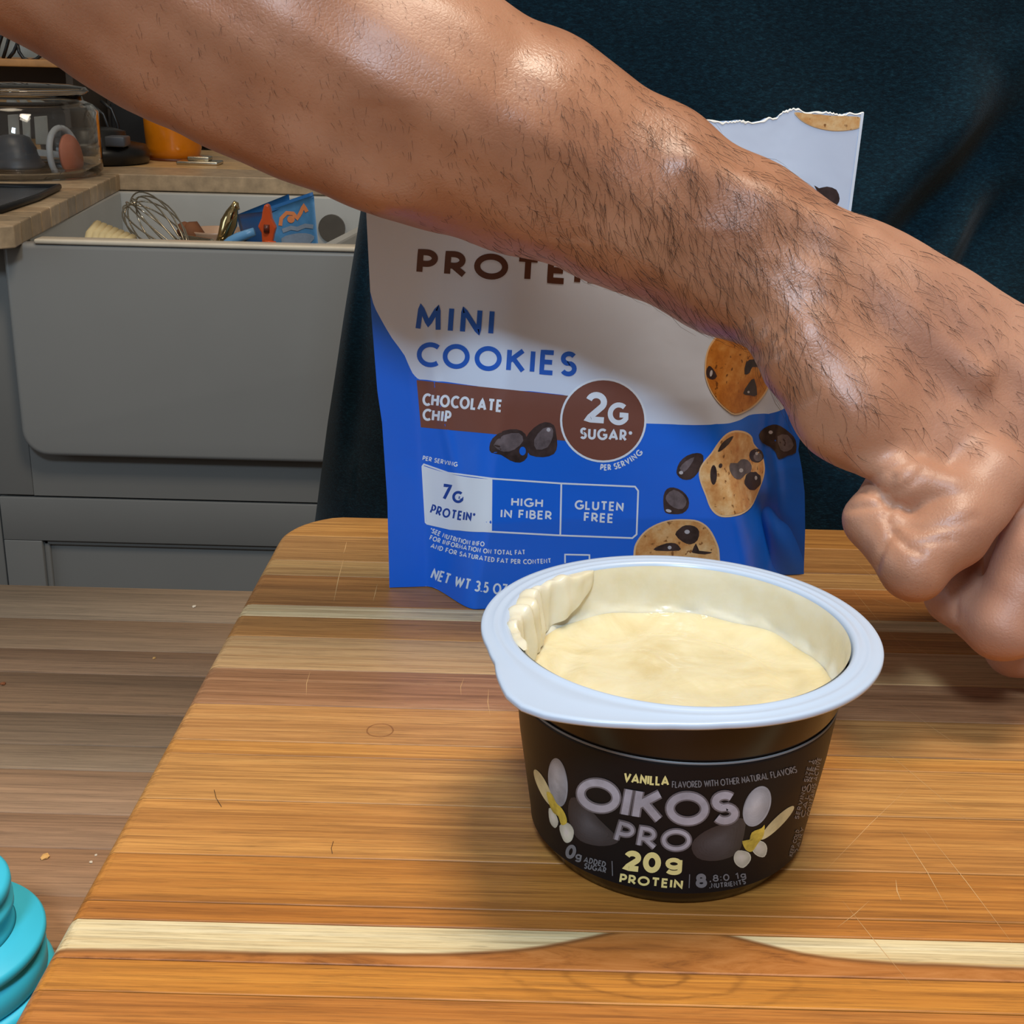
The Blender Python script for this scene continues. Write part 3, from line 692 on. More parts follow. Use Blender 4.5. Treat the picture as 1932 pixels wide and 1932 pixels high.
P = Print(SB); P.blob(C3(ell(787, 1137, 15, 20, n=14)), .0002, 2); P.build('lettering', m_blue, pouch, 'blue gap between two printed chips')
chip([(1536, 350), (1545, 355), (1560, 352), (1578, 358), (1584, 375), (1580, 385), (1570, 392), (1552, 376)], None, None)

# ------------------------------------------------------------------ yogurt cup
CX, CY = 0.0417, 0.2938
m_cup = plain('cup_black', (22, 19, 17), 0.25, var=.08); m_cup.node_tree.nodes['Principled BSDF'].inputs['Specular IOR Level'].default_value = .35
m_rim = plain('cup_white_plastic', (192, 206, 226), 0.30, var=.01)
m_rim.node_tree.nodes['Principled BSDF'].inputs['Subsurface Weight'].default_value = 0.0
m_label = plain('cup_label', (17, 19, 23), 0.45, var=.05); m_label.node_tree.nodes['Principled BSDF'].inputs['Specular IOR Level'].default_value = .2
cup = empty('yogurt_cup', (CX, CY, BT)); RZ = 0.0577
tag(cup, 'black yogurt cup with white rim and tab, opened, in front of the pouch', 'cup')
def tab(a):
    d = math.degrees(a) % 360
    # measured flange outline around the pull tab
    return np.interp(d, [0, 170, 196, 206, 216, 222, 228, 234, 242, 252, 262, 275, 360], [0, 0, .0000, .0012, .0052, .0078, .0092, .0088, .0064, .0034, .0012, 0, 0])
def rimf(a, r, z):
    k = max(0.0, min(1.0, (r - .0445) / .003))
    return r + tab(a) * k
lathe('cup_body', [(.020, .0012), (.0275, .0008), (.0300, 0), (.0315, .0008), (.0326, .0028), (.0338, .0052), (.0345, .0064), (.0380, .0300), (.0394, .0435), (.0401, .0448), (.0412, .0545), (.0416, .0560)], m_cup, cup, n=160)
lathe('rim', [(.0412, .0562), (.0440, .0566), (.0470, .0566), (.0480, .0563), (.0484, .0562), (.0486, .0566), (.0486, .0573), (.0483, .0577), (.0474, .0577), (.0462, .0576), (.0457, .0579), (.0452, .0580), (.0447, .0578), (.0440, .0577), (.0434, .0579), (.0428, .0582), (.0422, .0582), (.0416, .0577), (.0412, .0565), (.0408, .0540)], m_rim, cup, n=240, radf=rimf, close_first=False)
t = NT('yogurt_film'); t.b.inputs['Base Color'].default_value = lin((236, 222, 190)); v = t.coord()
c = t.ramp(t.noise(v, 60, 4), [(.35, lin((228, 216, 184))), (.65, lin((234, 228, 210)))]); t.l(c, t.b.inputs['Base Color']); t.set(Roughness=.22)
t.b.inputs['Subsurface Weight'].default_value = .25; t.b.inputs['Subsurface Radius'].default_value = (.004, .003, .0015); t.b.inputs['Subsurface Scale'].default_value = .6
t.bump(t.noise(v, 170, 3), .25, .0006); m_yw = t.m
t = NT('yogurt'); v = t.coord()
c = t.ramp(t.noise(v, 45, 5, .6, 1.0), [(.30, lin((214, 194, 146))), (.55, lin((226, 212, 172))), (.75, lin((230, 220, 190)))]); t.l(c, t.b.inputs['Base Color']); t.set(Roughness=.09)
t.b.inputs['Subsurface Weight'].default_value = .3; t.b.inputs['Subsurface Radius'].default_value = (.006, .004, .002); t.b.inputs['Subsurface Scale'].default_value = .6
t.bump(t.noise(t.coord((1, 1.6, 1)), 75, 3, .5, 1.2), .35, .0012); m_y = t.m
NA = 200; V = []; prof = [(.0410, .0574), (.0405, .0560), (.0402, .0540), (.0400, .0515), (.0399, .0490), (.0397, .0475), (.0394, .0462), (.0386, .0452), (.0382, .0445), (.0380, .0435), (.0378, .0415), (.0370, .038)]
for j, (r, z) in enumerate(prof):
    for i in range(NA):
        a = 2 * math.pi * i / NA
        wv = .0003 * math.sin(a * 7 + 1) + .00025 * math.sin(a * 17 + j) + .0002 * math.sin(a * 31)
        rr = r + (wv * .4 if 1 < j < 5 else 0) - (.0006 * math.sin(a * 23 + 2 * math.sin(3 * a)) * (1 if j in (6, 7) else 0) * .5)
        V.append((rr * math.cos(a), rr * math.sin(a), z + (wv if j in (5, 6, 7) else 0)))
mesh('cup_inner_wall', V, [(j * NA + (i + 1) % NA, j * NA + i, (j + 1) * NA + i, (j + 1) * NA + (i + 1) % NA) for j in range(len(prof) - 1) for i in range(NA)], m_yw, cup)['label'] = 'inner wall coated with yogurt'
V = [(0, 0, .0437)]; NR = 50
for j in range(1, NR + 1):
    for i in range(NA):
        a = 2 * math.pi * i / NA; r = .0383 * j / NR; x, y = r * math.cos(a), r * math.sin(a); q = j / NR
        z = .0436 + .0011 * max(0, (q - .9) / .1) ** 2
        z += .00045 * math.sin(x * 210 + 60 * y) * math.sin(y * 260 + 1.3) + .0003 * math.sin(x * 90 - y * 330 + 2) + .0011 * math.sin(r * 420 - 1.0) * math.exp(-((q - .75) / .18) ** 2) * (.6 + .4 * math.sin(a * 2 + 1))
        z += .0012 * math.exp(-((x + .004) ** 2 + (y - .010) ** 2) / .00002) + .0007 * math.exp(-((x + .008) ** 2 / .00003 + (y - .0125) ** 2 / .000004)) + .0008 * math.exp(-((x - .010) ** 2 / .00009 + (y + .020) ** 2 / .000006))
        z += .0007 * math.exp(-((x - .022) ** 2 / .0001 + (y - .002 - .3 * (x - .022)) ** 2 / .000008))
        V.append((x, y, z))
Fy = [(0, 1 + i, 1 + (i + 1) % NA) for i in range(NA)] + [(1 + (j - 1) * NA + i, 1 + j * NA + i, 1 + j * NA + (i + 1) % NA, 1 + (j - 1) * NA + (i + 1) % NA) for j in range(1, NR) for i in range(NA)]
tag(mesh('yogurt', V, Fy, m_y, cup), 'glossy cream yogurt filling', kind='stuff')
# thick smear of yogurt clinging to the left of the rim: ridged lumps
bm = bmesh.new(); N1, N2 = 90, 16; G = []
for i in range(N1 + 1):
    t_ = i / N1; a = math.radians(118 + 84 * t_); row = []
    env = math.sin(math.pi * t_) ** .8
    lump = .5 + .5 * math.sin(t_ * 34 + math.sin(t_ * 9) * 1.5)
    r_in = .0408 - env ** .6 * (.0034 + .0014 * math.sin(t_ * 13 + .6) + .0008 * lump + .0004 * math.sin(t_ * 61 + 1))
    r_out = .0411 + env * (.0008 + .0011 * lump)
    for k in range(N2 + 1):
        s = k / N2; r = r_out + (r_in - r_out) * ss(s, 0, .6)
        z = .0576 + env * .0016 * math.sin(math.pi * min(1, s * 1.5)) * (.4 + .8 * lump + .25 * math.sin(t_ * 75)) - (max(0, s - .45) / .55) ** 1.2 * .0130 * env ** .6
        r -= env * .0008 * math.sin(s * 9) * lump * (s > .4)
        row.append(bm.verts.new((r * math.cos(a), r * math.sin(a), z)))
    G.append(row)
for i in range(N1):
    for k in range(N2): bm.faces.new((G[i][k], G[i][k + 1], G[i + 1][k + 1], G[i + 1][k]))
bm_obj('yogurt_smear', bm, m_yw, cup)['label'] = 'thick lumpy smear on the rim'
# label sleeve
def lr(z): return float(np.interp(z, [.0064, .0300, .0435], [.0345, .0380, .0394]))
NL = 240; zs = np.linspace(.0056, .0428, 30); LV = []
for z in zs:
    for i in range(NL):
        a = 2 * math.pi * i / NL; r = lr(z) + .00035; LV.append((CX + r * math.cos(a), CY + r * math.sin(a), BT + z))
LF = [(j * NL + i, j * NL + (i + 1) % NL, (j + 1) * NL + (i + 1) % NL, (j + 1) * NL + i) for j in range(len(zs) - 1) for i in range(NL)]
b0 = len(LV)
for i in range(NL):
    a = 2 * math.pi * i / NL; r = lr(zs[-1]) - .0001; LV.append((CX + r * math.cos(a), CY + r * math.sin(a), BT + zs[-1] + .0001))
LF += [((len(zs) - 1) * NL + i, (len(zs) - 1) * NL + (i + 1) % NL, b0 + (i + 1) % NL, b0 + i) for i in range(NL)]
o = mesh('label_sleeve', LV, LF, m_label); keep(o, cup); o['label'] = 'black printed wrap label'
lathe('label_edge', [(lr(.0428) + .00037, .0425), (lr(.0428) + .0004, .0429), (lr(.0428) + .0002, .0430)], plain('label_edge', (120, 122, 126), .4), cup, n=200, close_first=False)
SL = Surf(LV, LF)
m_sil = plain('label_silver', (168, 170, 184), .4, var=.12, scale=120); m_sild = plain('label_grey', (104, 104, 112), .35, var=.1, scale=120); m_cream = plain('label_cream', (238, 232, 158), .4, var=.02)
m_dim = plain('label_dim', (118, 124, 132), .4, var=.02); m_pet = plain('petal_print', (150, 158, 170), .45, var=.38, scale=45); m_petd = plain('petal_print_dark', (48, 49, 54), .4, var=.25, scale=60)
m_petw = plain('petal_print_white', (196, 200, 186), .4, var=.15, scale=120); m_pety = plain('petal_print_yellow', (196, 178, 72), .4, var=.25, scale=220); m_petc = plain('petal_print_cream', (206, 200, 156), .4, var=.15, scale=120)
for pts_, off_, mt_ in [
 ([(1072, 1530), (1078, 1505), (1100, 1512), (1130, 1545), (1165, 1580), (1160, 1592), (1130, 1596), (1095, 1586), (1078, 1562)], .00005, m_petd),
 ([(1305, 1592), (1330, 1568), (1370, 1552), (1405, 1545), (1400, 1590), (1388, 1612), (1350, 1624), (1315, 1618)], .00005, m_petd),
 (ell(1053, 1476, 18, 46, -6), .00007, m_pet), (ell(1428, 1521, 24, 40, 22), .00007, m_pet), (ell(1026, 1486, 9, 38, -26), .00009, m_petc), (ell(1466, 1552, 9, 44, 45), .00009, m_petc),
 ([(1036, 1525), (1046, 1530), (1054, 1550), (1048, 1562), (1038, 1550)], .0001, m_petw), ([(1056, 1558), (1072, 1552), (1083, 1566), (1080, 1584), (1070, 1590), (1062, 1582)], .0001, m_petw),
 ([(1392, 1604), (1412, 1608), (1416, 1622), (1402, 1637), (1388, 1630), (1384, 1616)], .0001, m_petw), ([(1420, 1585), (1440, 1588), (1447, 1600), (1442, 1616), (1428, 1614), (1418, 1602)], .0001, m_petw),
 ([(1032, 1494), (1042, 1498), (1050, 1514), (1060, 1524), (1068, 1538), (1070, 1552), (1060, 1556), (1054, 1540), (1044, 1532), (1036, 1514)], .00012, m_pety),
 ([(1400, 1586), (1412, 1588), (1418, 1570), (1436, 1562), (1442, 1556), (1440, 1576), (1430, 1590), (1418, 1606), (1406, 1602)], .00012, m_pety)]:
    P = Print(SL); P.blob(pts_, off_, 4, 3); o = P.build('petal_print', mt_, cup)
    if mt_ in (m_pet, m_petd, m_petw):                       # paler heart of the petal, printed in fine steps
        c_ = np.mean(pts_, 0) + np.array([-2, -3]); hc = {m_pet: ((168, 176, 190), (192, 198, 208)), m_petd: ((60, 62, 68), (72, 75, 82)), m_petw: ((214, 216, 204), (228, 230, 220))}[mt_]
        base_ = {m_pet: (150, 158, 170), m_petd: (48, 49, 54), m_petw: (196, 200, 186)}[mt_]
        for k_ in range(7):
            sc_ = .90 - .12 * k_; col_ = tuple(base_[q] + (hc[1][q] - base_[q]) * (k_ + 1) / 7 for q in range(3))
            P = Print(SL); P.blob([tuple(c_ + (np.array(q) - c_) * sc_) for q in pts_], off_ + 3e-6 * (k_ + 1), 4, 3); P.build('petal_tone', plain('petal_tone', col_, .45, var=.2, scale=60), cup)
def oik(P, grow, off):
    P.text('OIKOS', (1079, 1519), (1395, 1553), 63, bm=(1226, 1551), weight=.235, gap=.04, off=off, grow=grow)
    P.text('PRO', (1156, 1586), (1306, 1604), 41, bm=(1232, 1602), weight=.2, gap=.12, off=off, grow=grow)
P = Print(SL); oik(P, 4.5, .00013); P.build('lettering', m_sild, cup, 'grey bevel behind the silver letters')
P = Print(SL); oik(P, -1.5, .00018); P.build('lettering', m_sil, cup, 'silver lettering')
P = Print(SL); P.text('VANILLA', (1176, 1475), (1262, 1482), 19, bm=(1218, 1480), weight=.2, gap=.12); P.text('20', (1174, 1641), (1247, 1647), 39, bm=(1210, 1645), weight=.27, gap=.06); P.text('g', (1253, 1643), (1288, 1645), 34, weight=.24)
P.text('PROTEIN', (1168, 1665), (1288, 1677), 18, bm=(1228, 1672), weight=.23, gap=.12); P.build('lettering', m_cream, cup, 'pale yellow lettering')
P = Print(SL); P.text('FLAVORED WITH OTHER NATURAL FLAVORS', (1268, 1486), (1503, 1457), 13, bm=(1380, 1480), weight=.14, gap=.12)
P.text('0', (1065, 1617), (1083, 1622), 27, weight=.24); P.text('g', (1085, 1622), (1097, 1624), 16, weight=.2)
P.text('ADDED', (1101, 1626), (1142, 1636), 11, weight=.2); P.text('SUGAR', (1102, 1638), (1143, 1647), 11, weight=.2)
P.stroke([(1155, 1624), (1156, 1652)], 1.6, .0001); P.stroke([(1301, 1649), (1300, 1675)], 1.6, .0001)
P.text('8', (1313, 1675), (1334, 1674), 27, weight=.26); P.text(',8:0 1g', (1338, 1663), (1408, 1656), 13, weight=.18, bm=(1373, 1661)); P.text(',NUTRIENTS', (1338, 1675), (1407, 1667), 10, weight=.2, bm=(1373, 1673))
for k in range(3): P.text(['SERVING SIZE 1', 'CALORIES', 'CONTAINS ACTIVE'][k], (1506 + k * 11, 1546 - k * 3), (1533 + k * 8, 1436 - k * 3), 8, weight=.2)
for k in range(2): P.text(['KEEP COLD', 'DAIRY'][k], (1494 + k * 10, 1616 - k * 5), (1508 + k * 9, 1566 - k * 5), 7, weight=.2)
P.build('lettering', m_dim, cup, 'small grey lettering')
# ------------------------------------------------------------------ person: one continuous arm-and-hand body, shirt, trousers
def rc(a, b, ra, rb, k=.006, sub=False):    # pixel + depth joints, radii in pixels
    A = pz(*a); B = pz(*b); return (A, B, ra * a[2] / F_PX, rb * b[2] / F_PX, k, sub)
ARM = [
 # upper arm and elbow
 (np.array([-0.075, 0.66, BT + 0.465]), pz(120, -130, .388), .052, 215 * .388 / F_PX, .01, False),
 rc((100, -140, .388), (330, -28, .388), 222, 238, .006), rc((330, -28, .388), (570, 88, .390), 238, 236, .006),
 rc((570, 85, .390), (800, 195, .394), 234, 220, .006), rc((800, 195, .394), (1010, 280, .398), 220, 196, .006), rc((1010, 280, .398), (1205, 375, .402), 196, 168, .006),
 rc((1205, 375, .402), (1380, 468, .402), 168, 158, .006), rc((1380, 468, .402), (1530, 560, .400), 158, 134, .006),
 # flesh hanging toward the elbow, ridges of the forearm
 rc((330, 130, .378), (720, 320, .380), 84, 66, .012), rc((560, 60, .374), (900, 250, .380), 90, 70, .016),
 rc((905, 90, .39), (1250, 285, .396), 50, 46, .012), rc((1250, 285, .396), (1600, 465, .398), 46, 40, .012),
 # wrist to knuckles
 rc((1500, 575, .392), (1850, 900, .386), 100, 70, .010), rc((1540, 560, .396), (1950, 900, .396), 104, 70, .010),
 rc((1580, 530, .402), (2050, 860, .410), 90, 70, .010), rc((1620, 510, .408), (2140, 830, .426), 76, 72, .014), rc((1700, 580, .40), (2080, 800, .41), 70, 80, .02), rc((1760, 640, .40), (2080, 900, .41), 76, 80, .02),
 rc((1640, 540, .42), (2010, 900, .44), 80, 74, .012),
 # heel of the hand on the little-finger side
 rc((1520, 665, .386), (1610, 780, .382), 90, 88, .008), rc((1600, 775, .384), (1716, 868, .382), 88, 66, .008),
 rc((1462, 628, .388), (1500, 680, .386), 40, 64, .006),
 rc((1648, 868, .377), (1712, 906, .372), 30, 36, .004), rc((1712, 906, .372), (1790, 925, .369), 34, 36, .006), rc((1716, 930, .376), (1752, 965, .374), 36, 36, .006),
]
FING = [  # chains: joints (x, y, depth, radius), knuckle to tip
 [(1868, 905, .378, 72), (1795, 1000, .370, 72), (1722, 1066, .366, 64), (1650, 982, .378, 58), (1696, 900, .396, 48)],
 [(1985, 925, .388, 74), (1950, 1060, .382, 72), (1890, 1176, .382, 68), (1800, 1124, .396, 54), (1806, 1050, .408, 48)],
 [(2080, 900, .405, 74), (2060, 1060, .402, 70), (2020, 1230, .402, 66), (1915, 1222, .412, 54), (1880, 1140, .420, 48)],
 [(2150, 860, .425, 72), (2140, 1040, .424, 68), (2090, 1200, .425, 62), (2000, 1200, .430, 52), (1960, 1120, .430, 46)],
 [(1760, 720, .43, 78), (1860, 900, .448, 68), (1900, 1040, .446, 58), (1850, 1110, .432, 50)],
]
TEND = [((1540, 440, .385), (1850, 700, .379), 15, 10), ((1640, 470, .388), (1960, 740, .386), 14, 12), ((1300, 310, .378), (1560, 445, .382), 10, 15)]
def cap(P, a, b, ra, rb):
    ba = b - a; pa = P - a; t = np.clip((pa @ ba) / float(ba @ ba), 0, 1)
    return np.linalg.norm(pa - t[..., None] * ba, axis=-1) - (ra + (rb - ra) * t)
def smin(a, b, k):
    h = np.maximum(k - np.abs(a - b), 0) / k; return np.minimum(a, b) - h * h * k * .25
def smax(a, b, k): return -smin(-a, -b, k)
def sdf(P):
    P = P.astype(np.float32)
    d = None
    for a, b, ra, rb, k, sub in ARM:
        q = cap(P, a.astype(np.float32), b.astype(np.float32), ra, rb); d = q if d is None else smin(d, q, k)
    for (a, b, ra, rb) in TEND:
        A = pz(*a).astype(np.float32); B = pz(*b).astype(np.float32)
        q = cap(P, A, B, ra * a[2] / F_PX, rb * b[2] / F_PX); d = smin(d, q, .010)
    for ci, ch in enumerate(FING):
        f = None
        for i in range(len(ch) - 1):
            (x0, y0, z0, r0), (x1, y1, z1, r1) = ch[i], ch[i + 1]
            q = cap(P, pz(x0, y0, z0).astype(np.float32), pz(x1, y1, z1).astype(np.float32), r0 * z0 / F_PX, r1 * z1 / F_PX)
            f = q if f is None else smin(f, q, .0022)
        # the finger melts into the hand at its knuckle only
        kn = np.linalg.norm(P - pz(*ch[0][:3]).astype(np.float32), axis=-1)
        k = .0012 + .010 * np.clip(1 - kn / .022, 0, 1)
        h = np.maximum(k - np.abs(d - f), 0) / k; d = np.minimum(d, f) - h * h * k * .25
    for a, b, r, k in CREASE:
        q = cap(P, pz(*a).astype(np.float32), pz(*b).astype(np.float32), r, r); d = smax(d, -q, k)
    return d
CREASE = [((1398, 660, .384), (1440, 668, .378), .0010, .003)]
def surface_nets(lo, hi, h, f, blk=16):
    lo = np.array(lo); n = (np.ceil((np.array(hi) - lo) / h / blk).astype(int)) * blk
    D = np.full(tuple(n + 1), 1.0, np.float32)
    nb = n // blk; rad = blk * h * .5 * math.sqrt(3) * 1.08 + .004
    c = np.stack(np.meshgrid(*[(np.arange(m) + .5) * blk * h for m in nb], indexing='ij'), -1) + lo
    dc = f(c.reshape(-1, 3)).reshape(nb)
    ar = np.arange(blk + 1) * h; loc = np.stack(np.meshgrid(ar, ar, ar, indexing='ij'), -1).reshape(-1, 3)
    for i, j, k in np.argwhere(np.abs(dc) >= rad): D[i * blk:(i + 1) * blk + 1, j * blk:(j + 1) * blk + 1, k * blk:(k + 1) * blk + 1] = dc[i, j, k]
    for i, j, k in np.argwhere(np.abs(dc) < rad):
        o = lo + np.array([i, j, k]) * blk * h
        D[i * blk:(i + 1) * blk + 1, j * blk:(j + 1) * blk + 1, k * blk:(k + 1) * blk + 1] = f(loc + o).reshape(blk + 1, blk + 1, blk + 1)
    I = D < 0
    s = sum(I[a:a - 1 or None, b:b - 1 or None, c_:c_ - 1 or None].astype(np.int8) for a in (0, 1) for b in (0, 1) for c_ in (0, 1))
    act = (s > 0) & (s < 8); ids = np.full(act.shape, -1, np.int32); cells = np.argwhere(act); ids[act] = np.arange(len(cells))
    acc = np.zeros((len(cells), 3)); cnt = np.zeros(len(cells))
    co = [(a, b, c_) for a in (0, 1) for b in (0, 1) for c_ in (0, 1)]
    for p in range(8):
        for q in range(p + 1, 8):
            if sum(abs(x - y) for x, y in zip(co[p], co[q])) != 1: continue
            d0 = D[tuple((cells + co[p]).T)]; d1 = D[tuple((cells + co[q]).T)]; m = (d0 < 0) != (d1 < 0)
            t = np.where(m, d0 / np.where(m, d0 - d1, 1), 0)[:, None]
            acc += m[:, None] * (np.array(co[p]) + t * (np.array(co[q]) - np.array(co[p]))); cnt += m
    V = (cells + acc / cnt[:, None]) * h + lo
    Fs = []
    for ax in range(3):
        sl0 = [slice(None)] * 3; sl1 = [slice(None)] * 3; sl0[ax] = slice(0, -1); sl1[ax] = slice(1, None)
        a = I[tuple(sl0)]; b = I[tuple(sl1)]; e = np.argwhere(a != b)
        u, w_ = (ax + 1) % 3, (ax + 2) % 3
        e = e[(e[:, u] > 0) & (e[:, w_] > 0) & (e[:, u] < act.shape[u]) & (e[:, w_] < act.shape[w_]) & (e[:, ax] < act.shape[ax])]
        def gid(du, dw): q = e.copy(); q[:, u] -= du; q[:, w_] -= dw; return ids[tuple(q.T)]
        q = np.stack([gid(1, 1), gid(0, 1), gid(0, 0), gid(1, 0)], 1)
        fl = ~I[tuple(e.T)]; q[fl] = q[fl][:, ::-1]; Fs.append(q[(q >= 0).all(1)])
    return V, np.concatenate(Fs)
def grad(f, P, e=.0004):
    g = np.stack([f(P + d) - f(P - d) for d in np.eye(3) * e], -1); return g / np.maximum(np.linalg.norm(g, axis=-1, keepdims=True), 1e-9)
def project(f, P, it=2):
    for _ in range(it): P = P - grad(f, P) * f(P)[:, None]
    return P
CR = [([(1600, 958), (1640, 955), (1684, 952)], .0010, .0012), ([(1684, 900), (1680, 925), (1668, 942), (1684, 955), (1672, 975), (1682, 1000), (1712, 1030), (1740, 1042)], .0010, .0011),
      ([(1684, 1000), (1664, 1030), (1650, 1075)], .0010, .0012), ([(1690, 985), (1740, 1000), (1800, 990), (1845, 975)], .0006, .0012), ([(1712, 1028), (1760, 1022), (1800, 1018)], .0006, .001),
      ([(1618, 905), (1650, 900), (1690, 880), (1740, 850)], .0005, .001), ([(1690, 930), (1730, 905), (1745, 880)], .0007, .001), ([(1625, 925), (1660, 938), (1685, 950)], .0009, .001),
      ([(1412, 668), (1440, 660), (1462, 640), (1480, 622)], .0010, .0013), ([(1420, 680), (1450, 672), (1480, 660)], .0006, .001), ([(1405, 650), (1425, 640), (1440, 620)], .0006, .001),
      ([(1490, 770), (1520, 755), (1545, 740)], .0005, .001), ([(1802, 1158), (1806, 1110), (1840, 1070)], .0010, .0012), ([(1740, 1140), (1780, 1185), (1812, 1192)], .0006, .001),
      ([(1600, 545), (1700, 640), (1800, 745)], .0006, .004), ([(1700, 520), (1850, 660), (1932, 750)], .0008, .004), ([(1180, 250), (1350, 380), (1450, 440)], .0007, .006), ([(1330, 480), (1400, 500)], .0010, .006), ([(700, 240), (900, 330), (1100, 420)], .0008, .010)]
hV, hF = surface_nets((-0.235, 0.27, BT - 0.004), (0.27, 0.70, BT + 0.54), 0.0013, sdf)
hV = project(sdf, hV, 1)
# fine skin creases: laid on the surface, pressed in
ht = BVHTree.FromPolygons([tuple(v) for v in hV], [tuple(map(int, f)) for f in hF])
def press(pts, depth, width, raise_=0.0):
    global hV
    W = []
    for a, b in zip(pts[:-1], pts[1:]):
        n = max(2, int(math.hypot(b[0] - a[0], b[1] - a[1]) / 4))
        for k in range(n):
            x, y = a[0] + (b[0] - a[0]) * k / n, a[1] + (b[1] - a[1]) * k / n
            r = ht.ray_cast(Vector(CAM), Vector(ray(x, y)).normalized())
            if r[0] is not None: W.append(tuple(r[0]))
    if not W: return
    W = np.array(W); lo, hi = W.min(0) - .006, W.max(0) + .006
    idx = np.where(((hV > lo) & (hV < hi)).all(1))[0]
    if not len(idx): return
    P_ = hV[idx]; dm = np.full(len(idx), 9.0)
    for q in W: dm = np.minimum(dm, np.linalg.norm(P_ - q, axis=1))
    dd = depth * np.exp(-(dm / width) ** 2) - raise_ * np.exp(-((dm - 2.2 * width) / (1.2 * width)) ** 2)
    hV[idx] = P_ - hN0[idx] * dd[:, None]
hN0 = grad(sdf, hV)
for pts, dp, wd in CR: press(pts, dp * .8, wd, dp * .06)
# low undulation of muscle and skin
NP = hV - np.array([0, 0, BT])
hN = grad(sdf, hV)
und = .0006 * np.sin(NP[:, 0] * 95 + NP[:, 2] * 60 + 1) * np.sin(NP[:, 2] * 140 - NP[:, 0] * 40) + .00035 * np.sin(NP[:, 0] * 260 + NP[:, 2] * 170) * np.sin(NP[:, 2] * 240 + 2)
hV = hV + hN * und[:, None]
hV[:, 2] = np.maximum(hV[:, 2], BT + .0003)
t = NT('skin'); v = t.coord()
c = t.ramp(t.noise(v, 26, 4, .55), [(.30, lin((152, 100, 72))), (.5, lin((172, 119, 88))), (.70, lin((187, 135, 105)))])
fr = t.noise(v, 900, 2, .5); c = t.mix(t.math('MULTIPLY', t.ramp(fr, [(.66, (0, 0, 0)), (.74, (1, 1, 1))]), .35), c, lin((120, 66, 44)))
g = t.n('ShaderNodeNewGeometry'); sp = t.n('ShaderNodeSeparateXYZ'); t.l(g.outputs['Position'], sp.inputs[0])
pk = t.math('MULTIPLY', t.math('SUBTRACT', sp.outputs[0], .07), 9.0, clamp=True)      # the hand is paler and pinker than the tanned forearm
c = t.mix(t.math('MULTIPLY', pk, .5), c, lin((206, 158, 138)))
t.l(c, t.b.inputs['Base Color'])
t.l(t.math('MULTIPLY_ADD', pk, .20, t.ramp(t.noise(v, 14, 3), [(.35, (.31,) * 3), (.65, (.46,) * 3)])), t.b.inputs['Roughness'])
t.b.inputs['Subsurface Weight'].default_value = .12; t.b.inputs['Subsurface Radius'].default_value = (.012, .004, .002); t.b.inputs['Subsurface Scale'].default_value = .35
t.b.inputs['Specular IOR Level'].default_value = .6
vo = t.n('ShaderNodeTexVoronoi', feature='DISTANCE_TO_EDGE'); vo.inputs['Scale'].default_value = 780; t.l(t.coord(), vo.inputs['Vector'])
t.bump(t.ramp(vo.outputs['Distance'], [(0, (0, 0, 0)), (.25, (1, 1, 1))]), .16, .00018)
t.bump(t.noise(v, 330, 4, .65, .4), .28, .0004)
m_skin = t.m
person = empty('person', (0.12, 0.66, 0.0))
tag(person, 'person in a dark teal t-shirt reaching a bare hairy forearm across, fist on the board', 'person')
body = mesh('body', hV, hF, m_skin); keep(body, person)

# hairs on the forearm and the back of the hand
def hairs(n, boxpx, dirpx, L, jit, seed, rpx=.9):
    rg = np.random.default_rng(seed); out = []
    pts = []
    for _ in range(n):
        x = rg.uniform(boxpx[0], boxpx[2]); y = rg.uniform(boxpx[1], boxpx[3]); pts.append((x, y))
    return pts
hb = BVHTree.FromPolygons([tuple(v) for v in hV], [tuple(map(int, f)) for f in hF])
HV = []; HF = []
def grow(x, y, ang, L, curl, w):
    d = Vector(ray(x, y)).normalized(); r = hb.ray_cast(Vector(CAM), d)
    if r[0] is None: return
    p, n = r[0], r[1]
    if n.dot(d) > 0: n = -n
    if n.dot(-d) < .12: return
    a = ang; step = L / 4; pts = [p - n * .0002]
    for k in range(4):
        t3 = Vector(RT) * math.cos(a) - Vector(UP) * math.sin(a); t3 = (t3 - n * t3.dot(n)).normalized()
        p = p + t3 * step + n * step * (.30 if k < 2 else .02)
        q = hb.find_nearest(p)
        if q[0] is not None:
            n = q[1] if q[1].dot(d) < 0 else -q[1]
            if (p - q[0]).dot(n) < .0002: p = q[0] + n * .0002
        pts.append(p.copy()); a += curl
    v, f = tube(pts, [w, w, w * .85, w * .6, w * .25], 3, False); b = len(HV); HV.extend(v); HF.extend([tuple(i + b for i in q) for q in f])
rg = np.random.default_rng(5)
def dens(x, y):
    # density follows the photograph: bare near the elbow, thick toward the wrist's upper side
    t = (x * .87 + y * .48)
    lo = ss(t, 750, 1250) * .8 + .16
    hand = ss(x, 1480, 1700)
    line = y - (.62 * x - 560)               # distance below the upper edge
    k = lo * (1 - .65 * hand)
    if x > 1600 and y > 860: k = 0
    if x > 1500 and line > 330: k *= .25
    return k
cnt = 0
for _ in range(15000):
    x, y = rg.uniform(250, 1925), rg.uniform(-10, 900)
    if rg.random() > dens(x, y) * .66: continue
    t_ = x * .87 + y * .48
    base = math.radians(72 - 22 * ss(x, 1250, 1700) + rg.normal(0, 17))
    L = (.0028 + .0062 * ss(t_, 850, 1350) * (1 - .55 * ss(x, 1650, 1850))) * rg.uniform(.55, 1.25)
    grow(x, y, base, L, rg.normal(0, .16), .000034 + .00003 * rg.random() * ss(t_, 700, 1200))
m_ah = plain('arm_hair', (46, 28, 20), .45, var=0)
o = mesh('arm_hair', HV, HF, m_ah); tag(o, 'dark arm hair, thickest near the wrist', kind='stuff'); keep(o, person)

